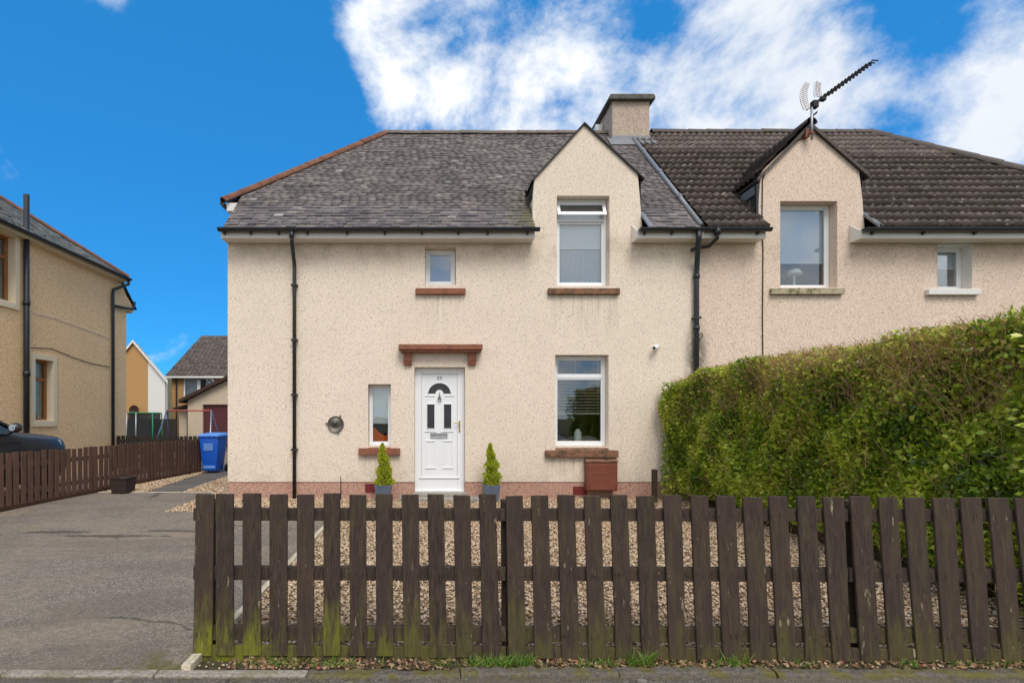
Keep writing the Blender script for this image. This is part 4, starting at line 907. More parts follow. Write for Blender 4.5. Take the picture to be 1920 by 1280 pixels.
dr2 = dormer(nb, GL2, AX2, AZ2+.01, PX(1422), PX(1621), PZ(338), PZ(330), ROOFDECK, .05, over=.05)
cheek_slates(nb, PX(1422)-.002, PZ(362), TILE_B, .26, .17, 'cheek_tile')
xx = PX(1422)
MB().prism([(F+.06, PZ(362)), (F+.06, PZ(345)), (RY0+(PZ(345)-RZ0), PZ(345)), (RY0+(PZ(362)-RZ0), PZ(362))], xx-.03, xx-.012, 'x').build('lead_flashing', GREYLEAD, nb)
MB().box(xx-.04, xx+.0, F-.005, F+.05, 4.95, PZ(345)).build('cheek_corner', BLACKP, nb, .004)
# tiles of the left slope of the neighbour's gable, seen from below at a glancing angle
sl = Vector((PX(1422)-.06-AX2, 0, PZ(338)-.05-AZ2)); Ls = sl.length; vup = -sl.normalized()
O2 = Vector((PX(1422)-.06, F-.05, PZ(338)-.0)); Wd = 1.9
pcs2 = field(O2, (0, 1, 0), vup, Wd, Ls, .30, .27, lambda a, b, v: (a, min(b, .75+v*.75)) if a < .7+v*.75 else None, jitter=0, half=False, exact=True)
place(pcs2, O2+Vector((0, .0, .035)), (0, 1, 0), vup, .27, 1, .015, dr2, tile_me, 'verge_tile', TILE_A, 'verge_tiles', gap=-.003)
half_pipe((AX2, F-.07, AZ2+.055), (AX2, 11.4, AZ2+.055), .10, .45, TILE_B, dr2, 'ridge_tile')
MB().hexa([(AX2, F-.06, AZ2+.0), (PX(1621)+.05, F-.06, PZ(330)-.045), (PX(1621)+.05, F-.0405, PZ(330)-.045), (AX2, F-.0405, AZ2)], [(AX2, F-.06, AZ2+.07), (PX(1621)+.05, F-.06, PZ(330)+.02), (PX(1621)+.05, F-.0405, PZ(330)+.02), (AX2, F-.0405, AZ2+.07)]).hexa([(PX(1422)-.05, F-.06, PZ(338)-.045), (AX2, F-.06, AZ2), (AX2, F-.0405, AZ2), (PX(1422)-.05, F-.0405, PZ(338)-.045)], [(PX(1422)-.05, F-.06, PZ(338)+.02), (AX2, F-.06, AZ2+.07), (AX2, F-.0405, AZ2+.07), (PX(1422)-.05, F-.0405, PZ(338)+.02)]).build('verge_board', TILE_B, nb)
wn1 = window(nb, NW_UP, F+.2, [(0, 1, 0, 1)], t=.05); sill(wn1, 1447, 1584, 540, 551, SILLM)
wn2 = window(nb, NW_SM, F+.2, [(0, 1, 0, 1)], t=.045); sill(wn2, 1742, 1840, 541, 552, REVEAL, .08)
wn3 = window(nb, NW_LO, F+.2, [(0, 1, 0, .8), (0, 1, .8, 1)], t=.05); sill(wn3, 1447, 1584, 844, 857, SILLM)
wn4 = window(nb, NW_LO2, F+.2, [(0, 1, 0, 1)], t=.05)
x0, x1, z0, z1 = NW_SM
MB().box(x1-.006, x1-.002, F-.004, F+.199, z0, z1).box(x0+.002, x1-.006, F-.004, F+.199, z1-.006, z1-.002).box(x0+.002, x0+.006, F-.004, F+.199, z0, z1).build('painted_reveal', REVEAL, wn2)
x0, x1, z0, z1 = NW_UP
MB().box(x0-.08, x1+.08, F+.304, F+.6, z0-.012, z0+.07).build('inner_sill', UPVC, wn1, .004)
flat_blind('roller_blind', "white roller blind in the neighbour's gable window under the aerial", NW_UP, PZ(484), BLIND, F+.28)
flat_blind('roller_blind', "white roller blind in the neighbour's small square window above the hedge", NW_SM, PZ(495), BLIND, F+.28)
lp = thing('table_lamp', "white table lamp on the sill of the neighbour's gable window", 'lamp', (PX(1490, F+.4), F+.45, z0+.07))
bx_, by_, bz_ = PX(1489, F+.42), F+.42, z0+.07
MB().lathe([(0, 0), (.08, 0), (.08, .02), (.02, .04), (.016, .2), (.03, .22), (.016, .25), (.016, .3)], (bx_, by_, bz_), n=16).build('base', WHITEC, lp, smooth=True)
MB().lathe([(.05, .38), (.09, .37), (.12, .33), (.14, .27), (.06, .275), (.05, .3)], (bx_, by_, bz_-.0), n=20).build('lamp_shade', WHITEC, lp, smooth=True)
# aerial on the neighbour's gable
ae = thing('tv_aerial', "long television aerial with wire reflector on the neighbour's gable peak", 'aerial', (PX(1521, F-.12), F-.12, PZ(262)))
mx_, my_ = PX(1522, F-.12), F-.12
MB().tube([(mx_, my_, PZ(262, my_)), (mx_, my_, PZ(202, my_))], .02, 8).build('mast', STEEL, ae, smooth=True)
MB().box(mx_-.09, mx_-.02, F-.1, F-.001, PZ(262), PZ(246)).box(mx_-.04, mx_+.03, my_-.03, my_+.03, PZ(258), PZ(254)).build('bracket', RUST, ae, .004)
b0 = Vector((PX(1512, my_), my_, PZ(207, my_))); b1 = Vector((PX(1632, my_+.5), my_+.5, PZ(120, my_+.5)))
MB().tube([b0, b1], .010, 6).build('boom', CABLE, ae)
dirv = (b1-b0).normalized(); wv_ = Vector((dirv.y, -dirv.x, 0)).normalized(); uv_ = wv_.cross(dirv)
for i in range(14):
    q = b0.lerp(b1, .28+.71*i/13); mb = MB()
    for s in (-1, 1):
        mb.tube([q, q+wv_*.06*s+uv_*.04, q+wv_*.14*s-uv_*.02], .013, 5)
    mb.box(q.x-.02, q.x+.02, q.y-.02, q.y+.02, q.z-.022, q.z+.034); mb.build('director', CABLE, ae)
q = b0.lerp(b1, .12); MB().box(q.x-.05, q.x+.05, q.y-.05, q.y+.05, q.z-.07, q.z+.06).build('clamp', CABLE, ae, .008)
q = b0.lerp(b1, .25); MB().box(q.x-.06, q.x+.04, q.y-.04, q.y+.04, q.z-.05, q.z+.01).build('dipole_box', CABLE, ae, .01)
WIRE = plain('wire_grid', (.62, .56, .55), .5, .4, .2)
def wire_panel(ya, left, right, rows):
    mb = MB()
    def at(line, f):
        i = min(int(f*(len(line)-1)), len(line)-2); u = f*(len(line)-1)-i
        return line[i][0]*(1-u)+line[i+1][0]*u, line[i][1]*(1-u)+line[i+1][1]*u
    def P(px, py, dy): return (PX(px, ya), ya+dy, PZ(py, ya))
    for ln in (left, right, [((a_[0]+b_[0])/2, (a_[1]+b_[1])/2) for a_, b_ in zip(left, right)]):
        mb.tube([P(*at(ln, k_/8), .12*(k_/8)) for k_ in range(9)], .008, 4)
    for r_ in range(rows+1):
        f = r_/rows; mb.tube([P(*at(left, f), .12*f-.03), P(*at(right, f), .12*f+.03)], .007, 4)
    return mb.build('reflector', WIRE, ae)
wire_panel(my_-.12, [(1507, 207), (1503, 185), (1507, 165), (1516, 149)], [(1518, 203), (1517, 185), (1520, 165), (1528, 148)], 14)
wire_panel(my_+.16, [(1527, 182), (1529, 170), (1533, 158), (1537, 147)], [(1541, 180), (1542, 168), (1545, 158), (1550, 147)], 10)
cb = MB().tube([(mx_-.02, F-.012, PZ(258)), (PX(1497), F-.012, PZ(263)), (PX(1470), F-.012, PZ(285)), (PX(1436), F-.012, PZ(318)), (PX(1429), F-.012, PZ(340)), (PX(1428), F-.012, PZ(420)), (PX(1430), F-.012, PZ(470)), (PX(1429), F-.012, PZ(600)), (PX(1430.5), F-.012, PZ(760))], .009, 6).build('aerial_cable', CABLE)
tag(cb, "black aerial cable running down the neighbour's gable wall to the hedge", 'cable')

# ------------------------------------------------------------------ house beyond the drive
lh = thing('tan_pebbledash_house', 'tan pebble-dashed house beyond the drive with oak windows and half-hipped roof', 'house', (-10, 12.7, 0))
LX = -9.0
lwA = (11.98+.1, 12.76-.1, 1.27+.13, 2.92-.1); lwB = (10.55, 11.5, 3.93, 5.36)
wall_slab([(9.5, -.2), (15.7, -.2), (15.7, 5.08), (15.4, 5.45), (10.4, 5.45), (9.5, 4.75)], [rect(*lwA), rect(*lwB)], LX, LX-.3, 'x').build('wall', HARLL, lh)
MB().box(-16, LX-.3, 9.5, 9.8, -.2, 4.75).box(-16, LX-.3, 15.4, 15.7, -.2, 4.75).build('front_wall', HARLL, lh)
MB().box(-16, LX-.32, 9.85, 15.35, 2.6, 2.7).build('upper_floor', INT, lh); MB().box(-16, -15.8, 9.85, 15.35, -.2, 5).build('inner_wall', INT, lh)
def side_window(op, parent, y_dir=None):
    y0, y1, z0, z1 = op; w = bpy.data.objects.new('window', None); C.objects.link(w); w.parent = parent; WL[w] = WL[parent]
    X = LX-.2; t_ = .07
    def bx(mb, a, b, c, d, xa=X, xb=X+.06): return mb.box(xa, xb, a, b, c, d)
    mb = MB(); bx(mb, y0, y0+t_, z0, z1); bx(mb, y1-t_, y1, z0, z1); bx(mb, y0+t_, y1-t_, z0, z0+t_); bx(mb, y0+t_, y1-t_, z1-t_, z1); bx(mb, y0+t_, y1-t_, z0+(z1-z0)*.66, z0+(z1-z0)*.66+t_, X+.0, X+.062); mb.build('frame', WOODF, w, .006)
    MB().box(X+.02, X+.026, y0+t_, y1-t_, z0+t_, z1-t_).build('pane', GLASS, w)
    MB().box(X-.09, X-.085, y0, y1, z0, z1).build('curtain', plain('net_curtain', (.42, .46, .42), .9, .1, var=.15, scale=20), w)
    s_ = .12
    mb = MB(); xa, xb = LX+.001, LX+.022
    bx(mb, y0-s_, y0, z0-s_, z1+s_, xa, xb); bx(mb, y1, y1+s_, z0-s_, z1+s_, xa, xb); bx(mb, y0, y1, z1, z1+s_, xa, xb); bx(mb, y0, y1, z0-s_, z0, xa, xb+.02)
    mb.box(LX-.19, LX, y0-.0, y0+.004, z0, z1).box(LX-.19, LX, y1-.004, y1, z0, z1).box(LX-.19, LX+.0, y0+.004, y1-.004, z0, z0+.03); mb.build('surround', CREAM, w, .004)
side_window(lwA, lh); side_window(lwB, lh)
EX, EZ = -8.78, 5.52; LRX, LRY, LRZ = -11.6, 12.9, 7.5
hy0, hy1 = 10.3, 15.42
mb = MB(); mb.add([(EX, hy0, EZ), (EX, hy1, EZ), (LRX, LRY, LRZ), (-16, LRY, LRZ), (-16, hy1, EZ), (-16, hy0, EZ)], [(0, 1, 2), (1, 4, 3, 2), (0, 2, 3, 5)])
mb.add([(LX+.05, hy1, EZ-.05), (-16, hy1, EZ-.05), (-16, 16.2, 4.75), (LX+.05, 16.2, 4.75)], [(0, 1, 2, 3)]); mb.add([(LX+.05, hy0, EZ-.05), (-16, hy0, EZ-.05), (-16, 9.2, 4.75), (LX+.05, 9.2, 4.75)], [(0, 1, 2, 3)])
lroof = mb.build('roof', ROOFDECK, lh)
O = Vector((EX, hy0, EZ+.0)); Ul = Vector((0, 1, 0)); mid = Vector((LRX, LRY, LRZ)); Vl = Vector((LRX-EX, 0, LRZ-EZ)); VL = Vl.length
def in_l(a, b, v):
    f = v/VL; l = f*(LRY-hy0); r_ = (hy1-hy0)-f*(hy1-LRY); a, b = max(a, l), min(b, r_); return (a, b) if b-a > .03 else None
pcs = field(O, Ul, Vl, hy1-hy0, VL, .2, .13, in_l)
place(pcs, O, Ul, Vl, .13, .016, .0, lroof, unit, 'slate', SLATE_L, 'slates', most=0)
half_pipe((EX, hy1, EZ+.0), (LRX, LRY, LRZ), .08, .42, TERRA, lroof, 'hip_tile'); half_pipe((EX, hy0, EZ), (LRX, LRY, LRZ), .08, .42, TERRA, lroof, 'hip_tile')
gutter((EX+.05, hy0, EZ-.03), (EX+.05, hy1+.02, EZ-.03), .06, lh); MB().box(EX-.22, EX-.02, hy0, hy1-.02, EZ-.13, EZ-.05).build('soffit', CREAM, lh)
sv_ = MB().tube([(LX+.09, 11.72, -.1), (LX+.09, 11.72, PZ(365, 11.72))], .058, 12).build('soil_pipe', BLACKP, lh, smooth=True)
for z in (2.4, 3.95): MB().tube([(LX+.09, 11.72, z), (LX+.09, 11.72, z+.1)], .072, 12).build('pipe_collar', BLACKP, sv_, smooth=True)
yy = 14.93
ldp = MB().tube([(EX+.05, yy+.42, EZ-.06), (EX+.05, yy+.42, EZ-.2), (LX+.07, yy+.02, EZ-.45), (LX+.07, yy, EZ-.6), (LX+.07, yy, 0)], .042, 10).build('downpipe', BLACKP, lh, smooth=True)
MB().tube([(LX+.07, yy, 4.62), (LX+.07, 15.4, 4.66), (LX+.07, 15.95, 4.72), (LX+.07, 16.02, 4.95)], .04, 8).build('branch_pipe', BLACKP, ldp, smooth=True)
MB().prism([(15.3, 5.5), (16.15, 4.78), (16.15, 4.84), (15.3, 5.57)], LX-.2, LX+.03, 'x').build('verge', BLACKP, lh)
MB().prism([(15.7, 4.62), (16.05, 4.62), (16.12, 4.78), (15.7, 5.08)], LX-.3, LX-.001, 'x').build('skew', HARLL, lh)
w_ = MB().tube([(LX+.012, 11.95, 2.93+.12), (LX+.012, 12.6, 3.12), (LX+.012, 13.3, 3.0), (LX+.012, 14.0, 2.92), (LX+.012, 14.85, 2.9)], .008, 5).build('slack_cable', CABLE); tag(w_, 'slack dark cable sagging across the tan house wall above the window', 'cable')
w_ = MB().tube([(LX+.012, 12.0, 3.85), (LX+.012, 12.7, 3.86), (LX+.012, 13.9, 3.78), (LX+.012, 14.85, 3.7)], .007, 5).build('pale_cable', WCABLE); tag(w_, 'thin pale cable across the upper part of the tan house wall', 'cable')

# ------------------------------------------------------------------ black car behind the side fence
car = thing('parked_car', 'glossy black car parked nose away behind the side fence', 'car', (-8.05, 8.3, 0))
cxm = -8.02
st_ = [  # y, half width, zbottom, zshoulder, ztop, half width at top
 (6.10, .72, .42, .92, .95, .60), (6.16, .82, .30, .98, 1.12, .66), (6.5, .87, .24, 1.04, 1.50, .60), (7.3, .88, .22, 1.06, 1.60, .60), (8.2, .88, .22, 1.07, 1.58, .60), (8.75, .88, .22, 1.09, 1.46, .62),
 (9.24, .88, .22, 1.12, 1.20, .74), (9.34, .88, .22, 1.115, 1.165, .74), (9.6, .88, .23, 1.10, 1.145, .72), (10.1, .875, .24, 1.065, 1.105, .70), (10.40, .86, .25, 1.035, 1.06, .68), (10.49, .84, .26, .99, 1.01, .66), (10.54, .80, .30, .86, .88, .64), (10.56, .74, .42, .70, .72, .58)]
mb = MB(); rings = []
for y, w, zb_, zs, zt_, wt in st_:
    rings.append([(-w*.8, zb_), (-w, zb_+.14), (-w*1.0, (zb_+zs)/2), (-w*.975, zs), (-wt, zt_), (-wt*.4, zt_+.03), (wt*.4, zt_+.03), (wt, zt_), (w*.975, zs), (w, (zb_+zs)/2), (w, zb_+.14), (w*.8, zb_)])
vs = [(cxm+x, st_[i][0], z) for i, rg in enumerate(rings) for x, z in rg]; n = 12; fs = []
for i in range(len(rings)-1):
    for k_ in range(n): fs.append((i*n+k_, i*n+(k_+1) % n, (i+1)*n+(k_+1) % n, (i+1)*n+k_))
fs += [tuple(range(n)), tuple((len(rings)-1)*n+k_ for k_ in range(n-1, -1, -1))]
cbody = mb.add(vs, fs).build('body', CARP, car, smooth=True); ss = cbody.modifiers.new('sub', 'SUBSURF'); ss.levels = 2; ss.render_levels = 2
for s in (-1, 1):
    X = cxm+s*.875
    MB().add([(cxm+s*.86, 7.0, 1.10), (cxm+s*.86, 9.12, 1.15), (cxm+s*.66, 8.62, 1.47), (cxm+s*.635, 7.15, 1.53), (cxm+s*.88, 7.0, 1.10), (cxm+s*.88, 9.12, 1.15), (cxm+s*.68, 8.62, 1.47), (cxm+s*.655, 7.15, 1.53)], SF).build('side_window', CARGLASS, car)
    mm = MB().tube([(cxm+s*.88, 8.92, 1.13), (cxm+s*.98, 8.92, 1.17)], .025, 8).build('mirror_arm', BLACKP, car)
    m2 = MB().lathe([(.0, -.1), (.045, -.095), (.075, -.04), (.08, .03), (.06, .08), (0, .1)], (cxm+s*1.04, 8.93, 1.24), 'x', 14).build('door_mirror', CARP, car, smooth=True)
    MB().lathe([(0, -.008), (.05, -.006), (.055, 0)], (cxm+s*1.04, 8.86, 1.24), 'y', 12).build('mirror_glass', LAMPG, m2)
    MB().add([(cxm+s*.64, 10.50, .88), (cxm+s*.85, 10.34, .90), (cxm+s*.85, 10.30, 1.0), (cxm+s*.62, 10.46, .99), (cxm+s*.64, 10.46, .88), (cxm+s*.82, 10.30, .90), (cxm+s*.82, 10.26, 1.0), (cxm+s*.62, 10.42, .99)], SF).build('headlight', LAMPG, car, .01)
    MB().box(X-.006 if s > 0 else X-.012, X+.012 if s > 0 else X+.006, 6.9, 9.3, .99, 1.003).build('crease', BLACKP, car)
    for wy in (6.95, 9.80):
        MB().lathe([(.39, -.03), (.41, .0), (.37, .02), (.0, .02)], (X-s*.0, wy, .36), 'x', 28).build('wheel_arch', RUBBER, car, smooth=True)
        wh = MB().lathe([(.21, -.1), (.3, -.11), (.325, -.08), (.325, .08), (.3, .11), (.21, .1)], (X-s*.06, wy, .325), 'x', 28).build('wheel', RUBBER, car, smooth=True)
        MB().lathe([(.0, s*.06), (.06, s*.065), (.19, s*.05), (.21, s*.09)], (X-s*.06, wy, .325), 'x', 20).build('rim', CHROME, wh, smooth=True)
MB().add([(cxm-.64, 8.66, 1.475), (cxm+.64, 8.66, 1.475), (cxm+.74, 9.28, 1.21), (cxm-.74, 9.28, 1.21), (cxm-.64, 8.68, 1.52), (cxm+.64, 8.68, 1.52), (cxm+.74, 9.30, 1.235), (cxm-.74, 9.30, 1.235)], SF).build('windscreen', CARGLASS, car)
for s in (-1, 1): MB().tube([(cxm+s*.2, 9.36, 1.165), (cxm+s*.55, 9.25, 1.19)], .008, 5).build('wiper', RUBBER, car)

# ------------------------------------------------------------------ fences
ff = thing('picket_fence', 'weathered dark brown picket fence across the front of the gravel garden', 'fence', (1, 3.3, 0))
z7 = [(78,178,62,165),(186,283,188,285),(332,432,333,433),(480,578,480,577),(629,723,628,722),(775,865,772,865),(916,1008,918,1012),(1060,1152,1062,1156),(1200,1294,1213,1308),(1342,1432,1355,1450),(1484,1577,1500,1592),(1625,1718,1643,1740),(1771,1864,1785,1880)]
pk = [tuple(340+v/2.909 for v in p) for p in z7]
pk += [tuple(1000+v/3.2 for v in p) for p in ((-12,90,10,118),(145,248,172,280),(305,405,335,438),(462,565,498,600),(620,725,655,765),(780,890,820,920),(945,1050,985,1088),(1098,1212,1142,1255),(1260,1375,1310,1425))]
pk += [tuple(1400+v/3.2 for v in p) for p in ((135,243,190,303),(305,415,355,472),(460,585,520,630),(622,742,690,805),(795,905,860,972),(948,1068,1030,1145),(1120,1250,1190,1305),(1282,1410,1365,1475),(1450,1575,1545,1660),(1612,1740,1712,1828),(1775,1900,1880,1995),(1940,2066,2050,2166))]
def fyb(px): return 3.275-.05*(px-400)/1480
def fyt(px): return fyb(px)+.105
for i, (a, b, c_, d_) in enumerate(pk):
    m_ = (a+b)/2; yb_, yt_ = fyb(m_), fyt(m_)
    pt = 925+8*(m_-380)/1500+random.uniform(-1.6, 1.6); pb = 1227+18*(m_-380)/1500+random.uniform(-1.5, 1.5); random.random()
    if i == 0: pt, pb = 926, 1230
    w_t = (a+b)/2; jt = random.uniform(-.5, .5)
    T = [(PX(a, yt_), PZ(pt+jt, yt_)), (PX(b, yt_), PZ(pt-jt, yt_))]; B = [(PX(c_, yb_), PZ(pb, yb_)), (PX(d_, yb_), PZ(pb, yb_))]
    th = .02
    # three stations along the board with a slight bow
    vs = []; fs = []; bow = random.uniform(-.004, .004); cup = random.uniform(-.003, .003)
    for k_ in range(5):
        f = k_/4; xl_ = B[0][0]*(1-f)+T[0][0]*f; xr_ = B[1][0]*(1-f)+T[1][0]*f; zl_ = B[0][1]*(1-f)+T[0][1]*f; zr_ = B[1][1]*(1-f)+T[1][1]*f
        y = yb_*(1-f)+yt_*f+bow*math.sin(math.pi*f); e = random.uniform(-.0012, .0012)
        vs += [(xl_+e, y, zl_), ((xl_+xr_)/2, y+cup, (zl_+zr_)/2), (xr_+e, y, zr_), (xr_+e, y+th, zr_), (xl_+e, y+th, zl_)]
    for k_ in range(4):
        for j in range(5): fs.append((k_*5+j, k_*5+(j+1) % 5, (k_+1)*5+(j+1) % 5, (k_+1)*5+j))
    fs += [(4, 3, 2, 1, 0), (20, 21, 22, 23, 24)]
    MB().add(vs, fs).build('picket', FENCE, ff, .003, seg=1)
def rail(z0l, z1l, name, dy=.023, thick=.04, x0=362, x1=2160, cut=None, m=FENCE):
    seg = [(x0, 950), (950, 1592), (1592, x1)]
    for a, b in seg:
        pts = []
        for p in (a, b-1):
            f0 = (z0l-.02); yb_, yt_ = fyb(p), fyt(p)
            def yat(z): return yb_+(yt_-yb_)*z/1.0
            sc = fyb(p)/fyb(400)
            pts.append((p, yat(z0l)+dy, yat(z1l)+dy))
        (pa, ya0, ya1), (pb_, yb0, yb1) = pts
        g0 = .004*(1 if a > x0 else 0)
        bot = [(PX(pa, ya0)+g0, ya0, z0l), (PX(pb_, yb0), yb0, z0l), (PX(pb_, yb0), yb0+thick, z0l), (PX(pa, ya0)+g0, ya0+thick, z0l)]
        top = [(PX(pa, ya1)+g0, ya1, z1l), (PX(pb_, yb1), yb1, z1l), (PX(pb_, yb1), yb1+thick, z1l), (PX(pa, ya1)+g0, ya1+thick, z1l)]
        MB().hexa(bot, top).build(name, m, ff, .004)
rail(.828, .905, 'rail'); rail(.462, .545, 'rail'); rail(.10, .185, 'rail'); rail(-.04, .072, 'gravel_board', .012, .03)
for px in (395, 952, 1597, 2150):
    yb_, yt_ = fyb(px)+.066, fyt(px)+.066
    xa, xb = PX(px-8, yb_), PX(px+17, yb_); xc, xd = PX(px-11, yt_), PX(px+14, yt_)
    MB().hexa([(xa, yb_, -.2), (xb, yb_, -.2), (xb, yb_+.075, -.2), (xa, yb_+.075, -.2)], [(xc, yt_, .95), (xd, yt_, .95), (xd, yt_+.075, .95), (xc, yt_+.075, .95)]).build('post', FENCE, ff, .004)
sf = thing('picket_fence', 'red-brown picket fence along the far side of the drive in front of the car', 'fence', (-6.7, 9, 0))
def sfx(y): return -6.93+(y-7.6)*.088
y = 6.6
wm = None
while y < 14.55:
    h = .915+random.uniform(-.012, .012); X = sfx(y); w = .098
    dxx = random.uniform(-.008, .008); lean = random.uniform(-.012, .012)
    MB().hexa([(X, y, .05), (X+.02, y, .05), (X+.02+w*.088, y+w, .05), (X+w*.088, y+w, .05)], [(X+dxx, y+lean, h), (X+.02+dxx, y+lean, h), (X+.02+dxx+w*.088, y+w+lean, h-.004), (X+dxx+w*.088, y+w+lean, h-.004)]).build('picket', FENCE2, sf, .003, seg=1)
    y += .140
for z0_, z1_ in ((.22, .30), (.66, .74)):
    MB().hexa([(sfx(6.6)-.045, 6.6, z0_), (sfx(6.6)-.003, 6.6, z0_), (sfx(14.6)-.003, 14.6, z0_), (sfx(14.6)-.045, 14.6, z0_)], [(sfx(6.6)-.045, 6.6, z1_), (sfx(6.6)-.003, 6.6, z1_), (sfx(14.6)-.003, 14.6, z1_), (sfx(14.6)-.045, 14.6, z1_)]).build('rail', FENCE2, sf, .003)
MB().hexa([(sfx(6.6)-.04, 6.6, -.05), (sfx(6.6)-.01, 6.6, -.05), (sfx(14.6)-.01, 14.6, -.05), (sfx(14.6)-.04, 14.6, -.05)], [(sfx(6.6)-.04, 6.6, .10), (sfx(6.6)-.01, 6.6, .10), (sfx(14.6)-.01, 14.6, .10), (sfx(14.6)-.04, 14.6, .10)]).build('gravel_board', FENCE2, sf, .003)
for yy in (6.8, 8.75, 10.62, 12.5, 14.4): MB().box(sfx(yy)-.13, sfx(yy)-.047, yy, yy+.085, -.1, .90).build('post', FENCE2, sf, .004)
bf = thing('picket_fence', 'dark slatted fence behind the side fence, below the trampoline', 'fence', (-8, 15.2, 0))
x = -9.5
while x < -6.3:
    MB().box(x, x+.105, 15.2, 15.22, .05, .965+random.uniform(-.012, .012)).build('picket', FENCE3, bf, .003, seg=1); x += .128
for z0_ in (.25, .78): MB().box(-9.5, -6.3, 15.221, 15.26, z0_, z0_+.08).build('rail', FENCE3, bf)
MB().box(-9.6, -9.505, 15.17, 15.27, 0, 1.05).build('post', FENCE3, bf, .005)

# ------------------------------------------------------------------ wheelie bin, planter, pots
bn = thing('wheelie_bin', 'blue wheeled recycling bin with pale lid beside the house corner', 'bin', (-5.9, 14.4, 0))
bx0, bx1, byf, byb = -6.24, -5.72, 14.28, 14.92
MB().hexa([(bx0+.07, byf+.05, .05), (bx1-.07, byf+.05, .05), (bx1-.07, byb-.10, .05), (bx0+.07, byb-.10, .05)], [(bx0, byf, .97), (bx1, byf, .97), (bx1, byb, .97), (bx0, byb, .97)]).build('body', BLUEB, bn, .03, True, 3)
MB().box(bx0-.025, bx1+.025, byf-.025, byb+.02, .955, .99).build('rim', BLUEB, bn, .01)
MB().hexa([(bx0-.03, byf-.04, .992), (bx1+.03, byf-.04, .992), (bx1+.03, byb+.05, .992), (bx0-.03, byb+.05, .992)], [(bx0+.03, byf+.03, 1.05), (bx1-.03, byf+.03, 1.05), (bx1-.02, byb, 1.075), (bx0+.02, byb, 1.075)]).build('lid', BLUEL, bn, .015, True, 3)
MB().box(bx0+.12, bx1-.15, byf+.004, byf+.0095, .60, .80).build('label_plate', LABELB, bn)
MB().box(bx0+.1, bx1-.1, byf+.03, byf+.047, .12, .2).build('front_recess', BLUEL, bn, .005)
for X in (bx0+.0, bx1-.03): MB().lathe([(0, -.03), (.08, -.03), (.1, -.015), (.1, .015), (.08, .03), (0, .03)], (X+.015, byb-.05, .1), 'x', 20).build('wheel', RUBBER, bn, smooth=True)
MB().tube([(bx0+.05, byb+.05, .98), (bx0+.05, byb+.1, 1.0), (bx1-.05, byb+.1, 1.0), (bx1-.05, byb+.05, .98)], .016, 8).build('handle', BLUEB, bn)
pt_ = thing('planter_box', 'low dark box planter on the drive against the side fence', 'planter', (-6.2, 10.5, 0))
px0, px1 = PX(206, 10.4), PX(236, 10.4)
mb = MB(); mb.hexa([(px0+.015, 10.42, 0), (px1-.015, 10.42, 0), (px1-.015, 10.75, 0), (px0+.015, 10.75, 0)], [(px0, 10.4, .285), (px1, 10.4, .285), (px1, 10.77, .285), (px0, 10.77, .285)]); mb.build('box', BASKET, pt_, .01)
MB().ring(px0-.012, px1+.012, 10.388, 10.782, .03, 0, 1)
mb = MB()
for a in ((px0-.012, px1+.012, 10.388, 10.42), (px0-.012, px1+.012, 10.75, 10.782), (px0-.012, px0+.02, 10.42, 10.75), (px1-.02, px1+.012, 10.42, 10.75)): mb.box(a[0], a[1], a[2], a[3], .2855, .305)
mb.build('rim', BASKET, pt_, .004); MB().box(px0+.02, px1-.02, 10.42, 10.75, .286, .29).build('soil', SOIL, pt_)
def leaves(name, P, D, size, rnd, m, parent, fold=.25, aspect=.48):
    """P centres, D leaf directions: folded rhombus leaves, 4 triangles"""
    n = len(P); D = D/np.linalg.norm(D, axis=1)[:, None]; r = rng.normal(size=(n, 3)); S = np.cross(D, r); S /= np.linalg.norm(S, axis=1)[:, None]; N = np.cross(D, S)
    L = np.asarray(size)[:, None]
    V = np.stack([P-D*L*.5, P-D*L*.05+S*L*aspect*.5+N*L*fold*.3, P+D*L*.5+N*L*.06, P-D*L*.05-S*L*aspect*.5+N*L*fold*.3], 1)
    b = (np.arange(n)*4)[:, None, None]; T = (np.array([(0, 2, 1), (0, 3, 2)])[None]+b).reshape(-1, 3)
    return big_mesh(name, V.reshape(-1, 3), T, m, parent, {'rnd': np.repeat(rnd, 4)})
